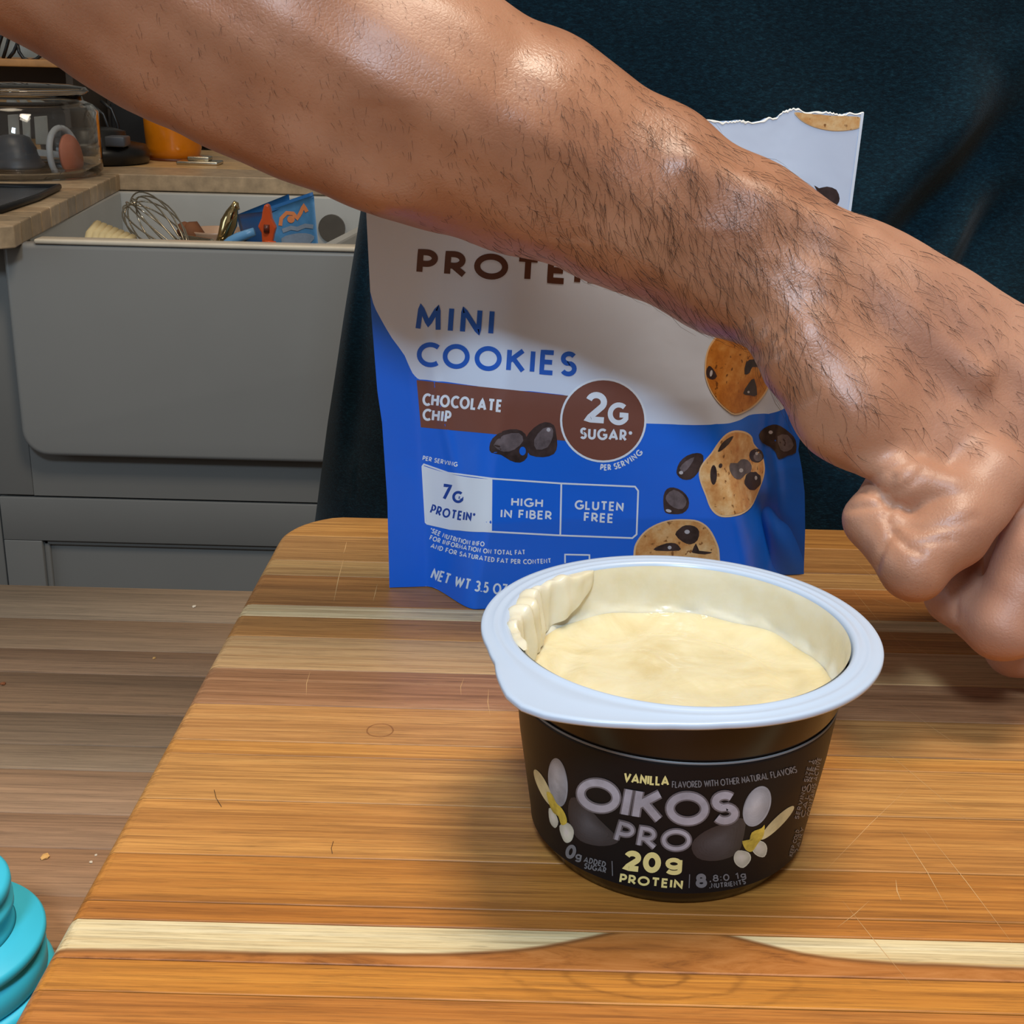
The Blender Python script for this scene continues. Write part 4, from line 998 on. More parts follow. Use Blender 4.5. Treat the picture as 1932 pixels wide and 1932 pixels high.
# t-shirt: a lofted torso with folds
t = NT('shirt_jersey'); v = t.coord()
hz = t.noise(t.coord((1, 1, 2.6)), 420, 4, .8, .3)
c = t.ramp(hz, [(.36, lin((5, 22, 30))), (.54, lin((10, 38, 49))), (.72, lin((26, 62, 74)))])
t.l(c, t.b.inputs['Base Color']); t.set(Roughness=.92); t.b.inputs['Sheen Weight'].default_value = .1; t.b.inputs['Specular IOR Level'].default_value = .15
t.bump(t.noise(t.coord((1, 1, 1.6)), 1100, 2, .6), .5, .0004)
m_sh = t.m
def seg_d(x, z, a, b):
    ax, az = a; bx, bz = b; dx, dz = bx - ax, bz - az
    t_ = np.clip(((x - ax) * dx + (z - az) * dz) / (dx * dx + dz * dz), 0, 1)
    s = ((x - ax) * dz - (z - az) * dx) / math.hypot(dx, dz)
    return math.hypot(x - ax - t_ * dx, z - az - t_ * dz) * (1 if s > 0 else -1), t_
def fpx(x, y): q = ony(x, y, .585); return (q[0], q[2] - BT)
FOLDS = [(fpx(1975, 190), fpx(1640, 545), .016, .012), (fpx(1960, 330), fpx(1760, 640), .014, .010), (fpx(1900, 60), fpx(1880, 500), .006, .012), (fpx(1240, 40), fpx(1300, 330), .0022, .02), (fpx(692, 420), fpx(650, 900), .006, .010),
         (fpx(670, 430), fpx(630, 980), .004, .006), (fpx(1560, 640), fpx(1900, 980), .008, .02), (fpx(1480, 20), fpx(1760, 240), .0025, .03)]
def torso(a, z):
    # a: angle, front is -90 degrees
    hw = np.interp(z, [-.30, -.12, 0, .12, .22, .34, .44, .50, .535], [.252, .243, .229, .212, .222, .235, .205, .12, .07])
    hd = np.interp(z, [-.30, -.12, 0, .12, .22, .34, .44, .50, .535], [.120, .118, .112, .110, .114, .116, .100, .07, .06])
    cx = .128 + .004 * math.sin(z * 9); cy = .70 - .02 * ss(z, .1, .4)
    ca, sa = math.cos(a), math.sin(a); e = .78
    x = cx + hw * math.copysign(abs(ca) ** e, ca); y = cy + hd * math.copysign(abs(sa) ** e, sa)
    if sa < .3:
        for fa, fb, dp, wd in FOLDS:
            s, t_ = seg_d(x, z, fa, fb); env = math.sin(math.pi * min(max(t_, .04), .96)) ** .5
            y += dp * env * (math.exp(-(s / wd) ** 2) - .55 * math.exp(-((s - wd * 1.7) / wd) ** 2))
        y += .0014 * math.sin(x * 60 + z * 33) * math.sin(z * 41 + 1)
    return (x, y, BT + z)
NA_, NZ_ = 420, 300; V = []
for j in range(NZ_ + 1):
    z = -.30 + .835 * j / NZ_
    for i in range(NA_): V.append(torso(2 * math.pi * i / NA_, z))
FF = [(j * NA_ + i, j * NA_ + (i + 1) % NA_, (j + 1) * NA_ + (i + 1) % NA_, (j + 1) * NA_ + i) for j in range(NZ_) for i in range(NA_)]
o = mesh('t_shirt', V, FF, m_sh); keep(o, person); o['label'] = 'dark teal heathered t-shirt'
# sleeve round the upper arm and trousers
a = np.array([-.066, .665, BT + .465]); b = pz(150, -150, .388); dd = (b - a)
v1, f1 = tube([a + dd * k for k in (-.18, 0, .15, .35, .5)], [.075, .078, .074, .070, .071], 32, False)
o = mesh('sleeve', v1, f1, m_sh); keep(o, person)
m_tr = plain('trouser_cloth', (24, 26, 30), .9, bump=.3)
tr = []
for sx in (.035, .225): tr.append(([(sx, .70, .02), (sx, .70, .45), (sx + (.128 - sx) * .15, .70, .70), (sx + (.128 - sx) * .25, .70, .80)], [.065, .085, .10, .105]))
o = tubes('trousers', tr, m_tr, sides=24); keep(o, person)
# ------------------------------------------------------------------ sink cabinet, counter and what stands there
m_cab = plain('cabinet_paint', (122, 119, 114), .5, var=.015, scale=6); m_ctr_dark = plain('gap_shade_plinth', (18, 14, 12), .9)
m_fire = plain('fireclay', (140, 137, 132), .32, var=.015, scale=5)
def zc(r, Y): return .19 - r * Y            # board-relative height of a ray of slope r at depth Y
YS = 1.45; ZR = zc(.1470, YS); ZB = zc(.3155, YS); YC = 1.475
XL = -.568; XRt = .30
sink = empty('farmhouse_sink', (-.13, 1.6, BT + ZB))
tag(sink, 'grey farmhouse sink with deep apron front, full of dishes', 'sink')
# apron with rounded lower corners
R_ = .030; poly = [(XL, ZR)]
poly += [(XL + R_ - R_ * math.cos(a), ZB + R_ - R_ * math.sin(a)) for a in np.linspace(0, math.pi / 2, 8)]
poly += [(XRt - R_ + R_ * math.sin(a), ZB + R_ - R_ * math.cos(a)) for a in np.linspace(0, math.pi / 2, 8)] + [(XRt, ZR)]
n = len(poly); V = [(x, YS, BT + z) for x, z in poly] + [(x, YS + .022, BT + z) for x, z in poly]
o = mesh('apron', V, [tuple(range(n)), tuple(range(n, 2 * n))[::-1]] + [((i + 1) % n, i, n + i, n + (i + 1) % n) for i in range(n)], m_fire, smooth=False); bevel_mod(o, .006, 4, 50)
o.data.polygons.foreach_set('use_smooth', [True] * len(o.data.polygons)); keep(o, sink)
m_rimt = plain('fireclay_rim_highlight', (214, 200, 178), .22, var=.05, scale=20)  # tan highlight along the sink rim, put into its base colour
for nm, lo, hi in [('rim', (-.532, YS - .001, BT + ZR - .0005), (XRt, YS + .024, BT + ZR + .005)),]:
    keep(box(nm, lo, hi, m_rimt, None, .0022, 3), sink)
m_in = plain('basin_glaze', (176, 174, 168), .3, var=.05, scale=6)
YBK = 2.00; ZF = ZR - .20
for nm, lo, hi in [('basin_wall', (XL, YS + .022, BT + ZF), (XL + .016, YBK, BT + ZF + .01)), ('basin_wall', (XRt - .016, YS + .022, BT + ZF), (XRt, YBK, BT + ZR - .001)),
                   ('basin_wall', (-.607, YBK, BT + ZF), (XRt, YBK + .016, BT + ZR - .001)), ('basin_floor', (XL, YS + .02, BT + ZF - .012), (XRt, YBK + .016, BT + ZF)),]:
    keep(box(nm, lo, hi, m_in, None, .003, 2), sink)
o = prism('basin_wall', [(-.607, YS + .05), (-.554, YS + .05), (-.597, YBK), (-.607, YBK)], BT + ZF, BT + ZR - .001, m_in, None, .002); keep(o, sink)
p0 = onz(582, 463, ZR); p1 = onz(668, 420, ZR)
q0 = CAM + (p0 - CAM); D0 = ony(576, 466, 1.476); D1 = ony(760, 376, 1.995)
V = [(D0[0], D0[1], BT + ZF), (D0[0] + .014, D0[1], BT + ZF), (D1[0] + .014, D1[1], BT + ZF), (D1[0], D1[1], BT + ZF), (D0[0], D0[1], BT + ZR - .006), (D0[0] + .014, D0[1], BT + ZR - .006), (D1[0] + .014, D1[1], BT + ZR - .006), (D1[0], D1[1], BT + ZR - .006)]
o = mesh('divider', V, [(0, 3, 2, 1), (4, 5, 6, 7), (0, 1, 5, 4), (1, 2, 6, 5), (2, 3, 7, 6), (3, 0, 4, 7)], m_in, smooth=False); bevel_mod(o, .003, 2); keep(o, sink)
p = ony(624, 432, 1.985); v, f = tube([(p[0], 2.002, p[2]), (p[0], 1.994, p[2])], .020, 24); o = mesh('overflow', v, f, plain('steel_dull', (96, 88, 78), .45, metal=.3), smooth=False); keep(o, sink)
# cabinet
cab = empty('sink_cabinet', (-.1, 1.75, 0.10)); tag(cab, 'grey painted shaker cabinet under the farmhouse sink', 'cabinet')
ZG = zc(.3507, YC); XC0 = -.612
keep(box('side_panel', (XC0, YC + .022, .10), (XC0 + .004, 2.45, BT - .03), m_cab), cab)
keep(box('carcass', (XC0 + .02, YC + .03, .10), (.40, 2.00, BT + ZB - .02), m_ctr_dark), cab)  # coloured near black so the gap below the apron shows as a shadow line
keep(box('stile', (XC0, YC, BT + ZG + .003), (XL - .002, YC + .022, BT - .024), m_cab, None, .001, 2), cab)
# top rail hugging the apron's rounded corner
rail = [(XL - .0015, BT + ZG + .003)] + [(.32, BT + ZG + .003), (.32, BT + ZB - .004), (XL + R_, BT + ZB - .004)] + [(XL + R_ - (R_ + .0015) * math.sin(a), BT + ZB + R_ - (R_ + .004) * math.cos(a)) for a in np.linspace(.2, math.pi / 2, 6)]
n = len(rail); V = [(x, YC, z) for x, z in rail] + [(x, YC + .022, z) for x, z in rail]
o = mesh('top_rail', V, [tuple(range(n)), tuple(range(n, 2 * n))[::-1]] + [((i + 1) % n, i, n + i, n + (i + 1) % n) for i in range(n)], m_cab, smooth=False); keep(o, cab)
ZP = zc(.388, YC); XP = -.566
dr = empty('door', (XC0, YC, .12)); keep(dr, cab)
def dbox(nm, lo, hi, bev=.0012): o = box(nm, lo, hi, m_cab, None, bev, 2); o.parent = dr; o.matrix_parent_inverse = Matrix.Translation(-Vector((XC0, YC, .12))); return o
dbox('rail', (XC0, YC, BT + ZP), (.40, YC + .022, BT + ZG)); dbox('rail', (XC0, YC, .12), (.40, YC + .022, .19)); dbox('stile', (XC0, YC, .19), (XP, YC + .022, BT + ZP))
dbox('recessed_panel', (XP - .004, YC + .010, .18), (.40, YC + .018, BT + ZP + .004))
for lo, hi in [((XP, YC + .005, BT + ZP - .007), (.40, YC + .012, BT + ZP)), ((XP, YC + .005, .19), (XP + .007, YC + .012, BT + ZP))]: dbox('moulding', lo, hi, .002)
structure(box('cabinet_left', (-1.9, YC + .004, .10), (XC0 - .003, 2.45, BT - .0245), m_cab, None, .001, 2), 'grey painted cabinet run left of the sink cabinet', 'cabinet')
structure(box('plinth', (-1.9, YC + .07, 0), (1.6, 2.45, .10), m_ctr_dark), 'dark recessed plinth under the cabinets', 'plinth')
structure(box('cabinet_right', (.42, YC + .004, .10), (1.6, 2.45, BT - .0245), m_cab, None, .001, 2), 'grey painted cabinet run right of the sink', 'cabinet')

# butcher-block counter: short staves run toward the sink, their ends show
ctr = empty('kitchen_counter', (-1.0, 1.9, BT - .024)); tag(ctr, 'beige butcher-block counter around the sink', 'counter')
Cc = [plain('counter_block', c, .4, var=.12, scale=60, bump=.1) for c in [(176, 150, 118), (160, 136, 106), (186, 160, 126), (150, 128, 100), (170, 142, 108)]]
PL0 = onz(18, 428, 0); PL1 = onz(225, 328, 0); YCF = float(PL0[1]) ; YCB = float(PL1[1])
def xe(y): return float(PL0[0] + (PL1[0] - PL0[0]) * (y - PL0[1]) / (PL1[1] - PL0[1]))
y = YCF; i = 0
while y < YCB - .001:
    y2 = min(YCB, y + .045)
    pl = [(-1.9, y + .0004), (xe(y) - (.012 if i == 0 else 0), y + .0004)] + ([(xe(y) , y + .012)] if i == 0 else []) + [(xe(y2), y2 - .0004), (-1.9, y2 - .0004)]
    keep(prism('counter_stave', pl, BT - .024, BT, Cc[(i * 3) % 5], None, .0015), ctr); y = y2; i += 1
for k in range(4):
    ya = YCB + k * .125; pl = [(-1.9, ya + .0003), (1.6, ya + .0003), (1.6, ya + .1247), (-1.9, ya + .1247)]
    keep(prism('counter_stave', pl, BT - .024, BT, [plain('counter_tan', c, .35, var=.1, scale=40) for c in [(196, 160, 112), (206, 166, 112)]][k % 2] if k else Cc[0], None, .0015), ctr)
keep(box('counter_stave', (.32, YCF, BT - .024), (1.6, YCB, BT), Cc[1], None, .0015), ctr)
# backsplash tiles
bs = empty('backsplash', (0, 2.61, BT)); bs['kind'] = 'structure'
m_tile = plain('splash_tile', (150, 150, 144), .3, var=.03)
keep(box('grout', (-1.9, 2.612, BT), (.3, 2.62, BT + .45), plain('grout', (96, 94, 90), .9)), bs)
tm = None; ti = 0
for r in range(6):
    for k in range(14):
        x0 = -1.62 + k * .125 + (.06 if r % 2 else 0)
        if tm is None:
            o = box('tile', (0, 0, 0), (.121, .008, .062), m_tile, None, .001, 1); tm = o.data
        else:
            o = bpy.data.objects.new('tile', tm); COL.objects.link(o); bevel_mod(o, .001, 1)
        o.parent = bs; o.location = (x0, 2.606 - 2.61, r * .066)

# ---- things in the sink
m_steel = plain('steel', (190, 180, 160), .22, metal=.95)
def at(x, y, Y): q = ony(x, y, Y); return Vector(q)
# whisk
wk = empty('whisk', at(346, 474, 1.58)); tag(wk, 'steel wire whisk standing in the sink, loops up', 'whisk')
wp = Vector((0, 0, 0)); tipc = at(242, 378, 1.70) - Vector(wk.location); ax = tipc.normalized(); L = tipc.length * 1.0
sd = ax.cross(Vector((0, 1, 0))).normalized(); fr_ = ax.cross(sd)
base = Vector((0, 0, 0)) - ax * .02
for k in range(7):
    th = math.pi * k / 7; e = sd * math.cos(th) + fr_ * math.sin(th); pts = []
    for i in range(25):
        u = i / 24; s = u * 2 - 1; l = L * (1.06 - .02 * k) * (1 - abs(s) ** 2.4); wd = .036 * math.copysign(abs(s) ** .8, s) * (1 - abs(s) ** 5) * 1.25
        pts.append(base + ax * (l + .005) + e * wd * 1.0)
    v, f = tube(pts, .0010, 6); o = mesh('wire', v, f, m_steel, wk)
v, f = tube([base - ax * .09, base - ax * .04, base, base + ax * .01], [.009, .010, .008, .006], 14); mesh('handle', v, f, m_steel, wk)
# cream pastry brush lying on its side
br = empty('pastry_brush', at(165, 452, 1.56)); tag(br, 'cream bristled brush head poking up at the sink front', 'brush')
m_br = plain('brush_cream', (214, 194, 146), .6, var=.06); a = Vector((0, 0, 0)); 
p0 = at(205, 468, 1.545) - Vector(br.location); dirb = (at(190, 428, 1.60) - at(228, 466, 1.50)).normalized()
c0 = at(158, 470, 1.53) - Vector(br.location); c1 = at(185, 424, 1.62) - Vector(br.location); c2 = at(250, 450, 1.60) - Vector(br.location); c3 = at(236, 474, 1.52) - Vector(br.location)
for k in range(7):
    s = k / 6; b0_ = c0 + (c3 - c0) * s * .9; t0 = c1 + (c2 - c1) * s
    v, f = tube([b0_ - Vector((0, 0, .015)), (b0_ + t0) / 2 + Vector((0, 0, .002)), t0], [.0062, .0068, .0058], 8); mesh('bristle_tuft', v, f, m_br, br)
v, f = tube([c0 + (c3 - c0) * .4 + Vector((.02, -.0, -.04)), c0 + (c3 - c0) * .45 + Vector((0, .0, -.012))], [.009, .022], 12); mesh('ferrule', v, f, m_steel, br)
# bowl with crumbs
bw = empty('dish', at(410, 470, 1.72)); bw.location.z -= .01
tag(bw, 'tan oval dish with brown leftovers in the sink', 'dish')
m_dish = plain('dish_tan', (186, 150, 122), .35, var=.04)
r1 = (at(460, 440, 1.72) - at(355, 436, 1.72)).length / 2; zt = at(400, 437, 1.72).z - bw.location.z
lathe('bowl', [(.4 * r1, -.02), (.8 * r1, -.005), (r1 * 1.02, zt), (r1 * 1.06, zt + .003), (r1 * 1.0, zt + .003), (.78 * r1, .002), (.3 * r1, -.012), (.001, -.012)], m_dish, bw, n=48)
for (x, y, s) in [(349, 434, .011), (366, 441, .014)]:
    q = at(x, y, 1.70); bm = bmesh.new(); bmesh.ops.create_icosphere(bm, subdivisions=2, radius=s)
    for v_ in bm.verts: v_.co *= 1 + .25 * math.sin(v_.co.x * 700) * math.cos(v_.co.z * 500)
    o = bm_obj('leftover_lump', bm, plain('leftover', (120, 72, 40), .8)); o.location = (q.x, q.y, q.z)
    tag(o, 'brown leftover lump on the tan dish, %s' % ('left and higher one' if x < 355 else 'right and larger one'), 'food')
sp_ = empty('spoon', at(405, 462, 1.60)); tag(sp_, 'steel spoon handle lying low before the tan dish', 'spoon')
v, f = tube([Vector((-.05, .03, -.0)) , at(352, 448, 1.62) - sp_.location, at(400, 455, 1.58) - sp_.location, at(402, 461, 1.54) - sp_.location], [.002, .0032, .0032, .0042], 10); mesh('handle', v, f, m_steel, sp_)
# shiny ladle handle
ld = empty('ladle', at(430, 470, 1.62)); tag(ld, 'polished metal handle with round knob leaning in the sink', 'ladle')
m_gold = plain('polished_metal', (214, 190, 140), .12, metal=1.0)
v, f = tube([at(x, y, 1.62) - ld.location for x, y in [(416, 480), (424, 445), (432, 420), (438, 402), (442, 392), (447, 387), (450, 387)]], [.010, .0085, .0105, .0078, .0052, .0062, .003], 16); mesh('handle', v, f, m_gold, ld)
# blue printed packet
pk_ = empty('blue_packet', at(525, 470, 1.68)); tag(pk_, 'open blue printed packet with orange marks standing in the sink', 'packet')
m_bl = plain('packet_blue', (22, 90, 150), .45, var=.05); m_bl2 = plain('packet_blue_front', (70, 128, 176), .45, var=.08, scale=60); m_or = plain('print_orange', (216, 130, 80), .5); m_gy = plain('print_grey', (126, 140, 158), .5, var=.05, scale=90)
def sheet(name, pxs, mat, parent, th=.002, nx=10, ny=8, bow=.0):
    """four corner points (x,y,Y): tl,tr,br,bl -> a slightly bowed sheet with thickness"""
    c = [at(*q) for q in pxs]; nrm = (c[1] - c[0]).cross(c[3] - c[0]).normalized()
    if nrm.y > 0: nrm = -nrm
    V = []; 
    for s in (0, 1):
        for j in range(ny + 1):
            for i in range(nx + 1):
                u, v_ = i / nx, j / ny; p = (c[0] * (1 - u) + c[1] * u) * (1 - v_) + (c[3] * (1 - u) + c[2] * u) * v_
                V.append(p + nrm * (bow * math.sin(math.pi * u) - s * th) - parent.location)
    m_ = nx + 1; N = m_ * (ny + 1); F_ = []
    for j in range(ny):
        for i in range(nx): q = (j * m_ + i, j * m_ + i + 1, (j + 1) * m_ + i + 1, (j + 1) * m_ + i); F_ += [q, tuple(N + k for k in q)[::-1]]
    for i in range(nx): F_ += [(i, i + 1, N + i + 1, N + i), (ny * m_ + i, ny * m_ + i + 1, N + ny * m_ + i + 1, N + ny * m_ + i)]
    for j in range(ny): F_ += [(j * m_, (j + 1) * m_, N + (j + 1) * m_, N + j * m_), (j * m_ + nx, (j + 1) * m_ + nx, N + (j + 1) * m_ + nx, N + j * m_ + nx)]
    return mesh(name, V, F_, mat, parent), c, nrm
fr1, cc, nn = sheet('front_panel', [(505, 398, 1.66), (592, 368, 1.72), (602, 480, 1.70), (512, 490, 1.64)], m_bl2, pk_, bow=.004)
sheet('side_panel', [(447, 405, 1.73), (505, 398, 1.66), (512, 490, 1.64), (470, 490, 1.71)], m_bl, pk_)
sheet('back_panel', [(447, 405, 1.73), (545, 366, 1.80), (560, 480, 1.78), (470, 490, 1.72)], m_bl, pk_)
sheet('rim_flap', [(503, 392, 1.665), (590, 362, 1.722), (592, 372, 1.718), (505, 401, 1.655)], m_bl, pk_, th=.0015)
fo = fr1; SP = Surf([Vector(v.co) + pk_.location for v in fo.data.vertices], [tuple(p.vertices) for p in fo.data.polygons])
P = Print(SP); P.stroke([(528, 426), (530, 412), (540, 402), (552, 403), (560, 412), (566, 402), (572, 388), (578, 400)], 7, .001); P.blob(ell(548, 414, 7, 7), .0012, 2); P.build('orange_print', m_or, pk_)
P = Print(SP); P.stroke([(532, 436), (548, 430), (560, 432), (575, 426), (590, 428)], 8, .001); P.blob([(530, 450), (550, 442), (575, 440), (592, 446), (585, 458), (560, 470), (536, 466)], .001, 3, 2); P.build('grey_print', m_gy, pk_)
hd_ = empty('plastic_utensil', at(450, 462, 1.60)); tag(hd_, 'pale blue plastic handle lying across the sink front', 'utensil')
v, f = tube([at(x, y, 1.58) - hd_.location for x, y in [(420, 468), (436, 456), (450, 448), (466, 442), (480, 437)]], [.006, .0065, .006, .0055, .005], 12); mesh('grip', v, f, plain('pale_blue_plastic', (96, 148, 190), .35), hd_)
# orange peeler
pe = empty('orange_peeler', at(500, 470, 1.56)); tag(pe, 'glossy orange-red peeler standing upright before the blue packet', 'peeler')
m_pe = plain('peeler_orange', (198, 78, 34), .25, var=.05)
prf = [(-7, 470), (-9, 440), (-16, 428), (-9, 412), (-7, 398), (-4, 388), (0, 385), (5, 388), (8, 400), (10, 414), (18, 430), (14, 444), (10, 470)]
V = []; Yp = 1.555
for s in (0, 1):
    for dx, y in prf: q = at(502 + dx, y, Yp); V.append(q + Vector((0, .012 * s, 0)) - pe.location)
n = len(prf); o = mesh('body', V, [tuple(range(n)), tuple(range(n, 2 * n))[::-1]] + [((i + 1) % n, i, n + i, n + (i + 1) % n) for i in range(n)], m_pe, pe, smooth=False); bevel_mod(o, .002, 3, 40)
v, f = tube([at(503, 438, 1.5535) - pe.location, at(503, 424, 1.5535) - pe.location], .0034, 16); mesh('eyelet', v, f, plain('peeler_dark', (96, 40, 24), .4), pe)
v, f = tube([at(500, 458, 1.55) - pe.location, at(520, 460, 1.55) - pe.location], .003, 8); mesh('spur', v, f, m_pe, pe)

# ---- on the counter
t = NT('clear_glass'); t.set(Roughness=.02); t.b.inputs['Transmission Weight'].default_value = 1; t.b.inputs['IOR'].default_value = 1.45; t.b.inputs['Base Color'].default_value = (.94, .95, .95, 1); m_glass = t.m
jx = at(42, 345, 1.96); jr = .112
jar = empty('glass_jar', (jx.x, 1.97, BT)); tag(jar, 'wide clear glass jar with lid holding kitchen odds and ends', 'jar')
jh = (at(42, 192, 1.90).z - BT)
lathe('jar_body', [(.06, .000), (jr - .008, .001), (jr, .008), (jr + .001, .02), (jr, jh * .86), (jr - .008, jh * .95), (jr - .020, jh), (jr - .022, jh + .006), (jr - .026, jh + .006), (jr - .024, jh - .003), (jr - .012, jh * .93), (jr - .004, jh * .85), (jr - .0035, .02), (jr - .006, .010), (.05, .007), (.001, .007)], m_glass, jar, n=96)
lathe('jar_lid', [(.001, jh + .008), (jr - .028, jh + .008), (jr - .014, jh + .009), (jr - .012, jh + .013), (jr - .016, jh + .018), (jr - .04, jh + .022), (.001, jh + .024)], m_glass, jar, n=72)
m_dg = plain('dark_grey_plastic', (70, 72, 78), .4); m_lg = plain('pale_plastic', (186, 188, 190), .45); m_wo = plain('worn_orange', (206, 120, 88), .5)
def jarthing(x, y, Y): return at(x, y, Y)
g_ = 'odds and ends inside the glass jar'
p = at(28, 338, 1.93); o = lathe('measuring_cup', [(.040, 0), (.041, .006), (.036, .010), (.030, .030), (.022, .045), (.015, .048), (.001, .048)], m_dg, c=(0, 0, 0), n=40); o.location = (p.x, 1.94, BT + .009); tag(o, 'dark grey cone-shaped cup upside down at the bottom of the jar', 'cup', g_)
v, f = tube([at(60, 289, 1.95), at(118, 294, 1.94)], .006, 4); o = mesh('plastic_strip', v, f, m_lg, smooth=False); tag(o, 'pale flat plastic strip crossing the middle of the jar', 'strip', g_)
for nm, off_, mt, lb, rr in [('cookie_cutter', 0, m_lg, 'pale oval ring leaning inside the jar on the right', .033), ('cookie_cutter_insert', .008, m_wo, 'orange oval disc next to the pale ring in the jar', .030)]:
    cpt = at(143, 298, 1.95); nx_ = Vector((.93, -.3, .12)).normalized(); u_ = Vector((0, 0, 1)); u_ = (u_ - nx_ * u_.dot(nx_)).normalized(); w_ = nx_.cross(u_)
    cpt = cpt - Vector((.016 - off_, 0, 0))
    if mt is m_lg:
        v, f = tube([cpt + u_ * rr * 1.25 * math.cos(a) + w_ * rr * math.sin(a) for a in np.linspace(0, 2 * math.pi, 33)], .0045, 10, False)
    else:
        v = [cpt + u_ * rr * 1.1 * math.cos(a) * k + w_ * rr * .85 * math.sin(a) * k + nx_ * h_ for h_, k in ((0, 1), (.004, .95)) for a in np.linspace(0, 2 * math.pi, 29)[:-1]]
        f = [tuple(range(28)), tuple(range(28, 56))[::-1]] + [((i + 1) % 28, i, 28 + i, 28 + (i + 1) % 28) for i in range(28)]
    o = mesh(nm, v, f, mt); tag(o, lb, 'cutter', g_)
for k, (x, wd_) in enumerate([(24, 22), (48, 16), (76, 26)]):
    a_ = at(x, 215 + 2 * k, 2.01); b_ = at(x + 4, 276, 2.01); hw_ = wd_ * .5 / F_PX * 1.85
    V = [a_ + Vector((-hw_, 0, 0)), a_ + Vector((hw_, 0, .002)), b_ + Vector((hw_, 0, 0)), b_ + Vector((-hw_, 0, 0))]; V += [q + Vector((0, .003, 0)) for q in V]
    o = mesh('paper_packet', V, [(0, 1, 2, 3), (7, 6, 5, 4), (0, 4, 5, 1), (1, 5, 6, 2), (2, 6, 7, 3), (3, 7, 4, 0)], plain('paper_grey', (170, 168, 160), .8), smooth=False); bevel_mod(o, .001, 2)
    tag(o, 'pale upright packet at the back of the jar, ' + ['leftmost of three', 'narrow middle one', 'rightmost and widest of three'][k], 'packet', g_)
# dark hob plate
hob = empty('hob_tray', (-.80, 1.70, BT)); tag(hob, 'dark metal tray with black rim on the counter before the jar', 'tray')
tq = [onz(-260, 410, .004), onz(0, 397, .004), onz(70, 374, .004), onz(112, 354, .004), onz(-120, 352, .004)]
tp = [(q[0] - hob.location.x, q[1] - hob.location.y) for q in tq]
prism('tray_plate', tp, .0005, .004, plain('tray_metal', (96, 102, 110), .25, metal=.6, var=.2, scale=14), hob)
v, f = tube([Vector((p_[0], p_[1], .005)) for p_ in tp + tp[:1]], .0042, 8, False); mesh('tray_rim', v, f, plain('tray_black', (16, 16, 18), .4), hob)
tq2 = [(-.16, -.08), (.02, -.08), (.06, .0), (-.16, .0)]
prism('burner_grate', [(a_[0], a_[1]) for a_ in tq2], .004, .008, plain('grate_grey', (60, 64, 70), .3, metal=.4), hob)
# amber pot
ap = at(330, 304, 2.30); ar_ = (at(385, 290, 2.3) - at(278, 290, 2.3)).length / 2
pot = empty('amber_pot', (ap.x, 2.30, BT)); tag(pot, 'glossy amber orange pot at the back of the counter', 'pot')
lathe('pot_body', [(ar_ * .7, .001), (ar_ * .86, .004), (ar_ * .95, .02), (ar_, .07), (ar_ * .99, .12), (ar_ * 1.02, .125), (ar_ * .96, .125), (ar_ * .93, .06), (ar_ * .7, .01), (.001, .01)], plain('amber_glaze', (214, 122, 16), .2, var=.06), pot, n=64)
lathe('pot_foot', [(ar_ * .8, 0), (ar_ * .93, .0), (ar_ * .94, .003), (ar_ * .8, .005)], plain('amber_dark', (96, 42, 12), .4), pot, n=64)
# little metal dish
sv = at(372, 309, 2.20); s_ = empty('silver_caddy', (sv.x, 2.22, BT)); tag(s_, 'small flat silver holder on the counter beside the amber pot', 'holder')
box('base', (-.034, -.022, 0), (.034, .022, .006), m_steel, s_, .002); box('top_plate', (-.018, -.012, .006), (.018, .014, .013), m_steel, s_, .002)
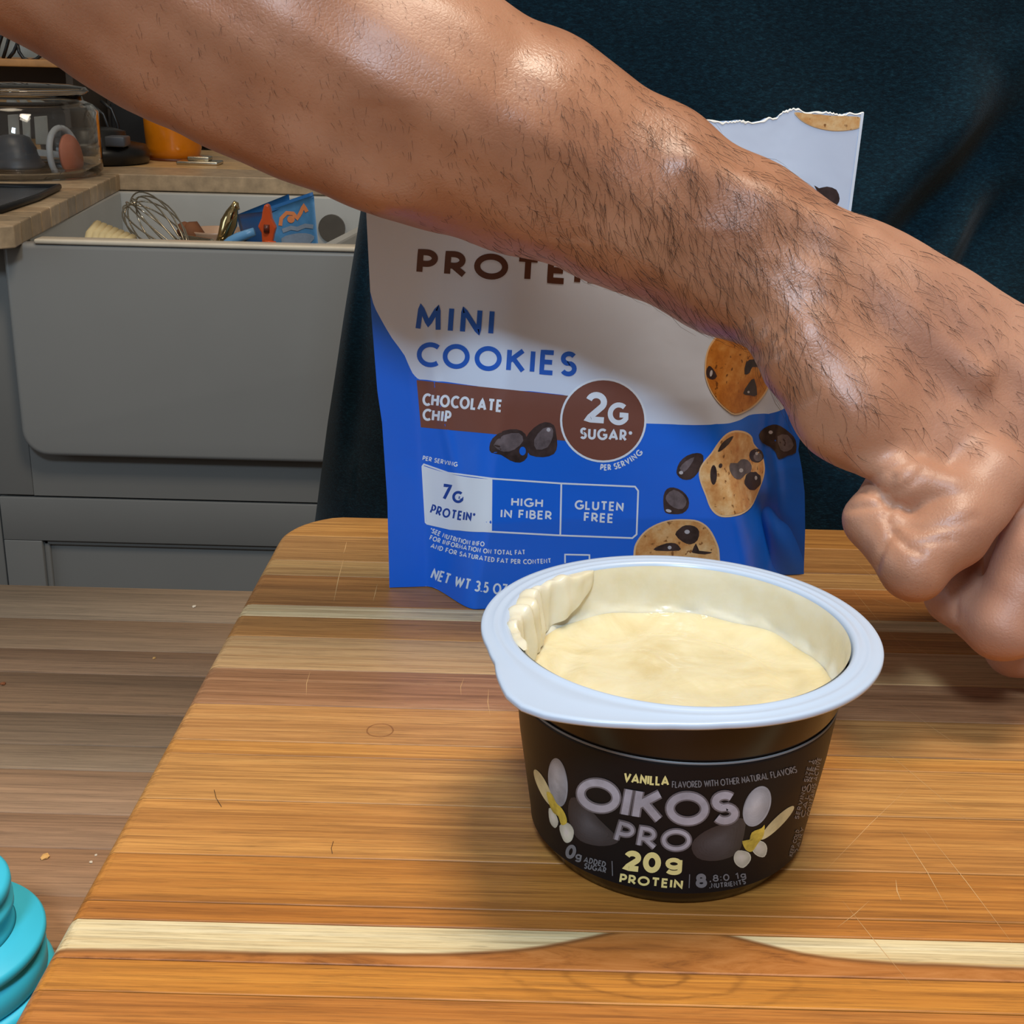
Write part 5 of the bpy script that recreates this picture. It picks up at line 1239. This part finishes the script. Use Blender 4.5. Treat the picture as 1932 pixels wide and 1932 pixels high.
# black appliance, box and cable
m_blk = plain('black_plastic', (14, 14, 15), .35); m_bk2 = plain('black_matte', (20, 20, 21), .7)
ab = at(212, 302, 2.20); ka = empty('black_appliance', (ab.x - .025, 2.20, BT)); tag(ka, 'round black appliance base on the counter behind the jar', 'appliance')
lathe('base', [(.075, 0), (.083, .003), (.084, .02), (.078, .03), (.05, .036), (.048, .05), (.03, .055), (.001, .055)], m_blk, ka, n=48)
q = at(214, 268, 2.12); box('switch', (q.x - ka.location.x - .016, -.075, q.z - BT - .008), (q.x - ka.location.x + .016, -.04, q.z - BT + .008), m_dg, ka, .003)
bb = at(255, 300, 2.40); o = box('black_box', (-.045, -.03, 0), (.06, .04, .085), m_bk2, None, .004); o.location = (bb.x, 2.45, BT); tag(o, 'black box against the backsplash left of the amber pot', 'box')
cabs = []
for k, pts in enumerate([[(176, 200), (195, 215), (205, 240), (200, 275), (215, 290)], [(190, 190), (210, 205), (222, 235), (226, 268), (222, 285)], [(182, 250), (190, 262), (196, 275), (212, 280)]]):
    P3 = [at(x, y, 2.26 + .01 * k) for x, y in pts]; P3[-1].z = max(P3[-1].z, BT + .02)
    o_ = bpy.data.curves.new('c', 'CURVE'); 
    v, f = tube([P3[i] for i in range(len(P3))], .003, 8); bpy.data.curves.remove(o_)
    o = mesh('power_cable', v, f, m_blk); tag(o, ['black cable curving down behind the jar, left one', 'black cable curving down behind the jar, right one', 'short black cable loop low behind the jar'][k], 'cable', 'black cables behind the jar')
# shelf and wire rack above the jar
sh = at(0, 124, 2.30)
shf = empty('counter_shelf', (-1.05, 2.38, BT)); tag(shf, 'small wooden counter shelf above the glass jar', 'shelf')
zs_ = at(40, 126, 2.28).z - BT
x1 = at(118, 125, 2.28).x + 1.05
box('shelf_board', (-.30, -.10, zs_), (x1 + .02, .10, zs_ + .012), plain('shelf_wood', (176, 126, 74), .5, var=.1, scale=30), shf, .002)
m_shb = plain('shelf_back', (58, 46, 34), .7)
box('shelf_back', (-.30, .09, .0), (x1 + .02, .10, zs_), m_shb, shf); box('shelf_side', (x1, -.09, 0), (x1 + .012, .09, zs_), m_shb, shf, .001)
wr = empty('wire_rack', (-1.0, 2.34, BT + zs_ + .012)); tag(wr, 'black wire rack with curled loops on the wooden shelf', 'rack')
def rk(pts, r=.003):
    v, f = tube([at(x, y, 2.31) - wr.location for x, y in pts], r, 8); mesh('wire', v, f, m_blk, wr)
rk([(6, 110), (12, 90), (20, 60), (30, 30)]); rk([(-6, 112), (-2, 85), (6, 60), (18, 30)]); rk([(15, 112), (26, 98), (32, 84), (36, 70), (44, 40)]); rk([(33, 84), (36, 98), (44, 110), (56, 115), (68, 112), (78, 104), (86, 90), (92, 60)]); rk([(-20, 116), (0, 115), (20, 114)], .0025)
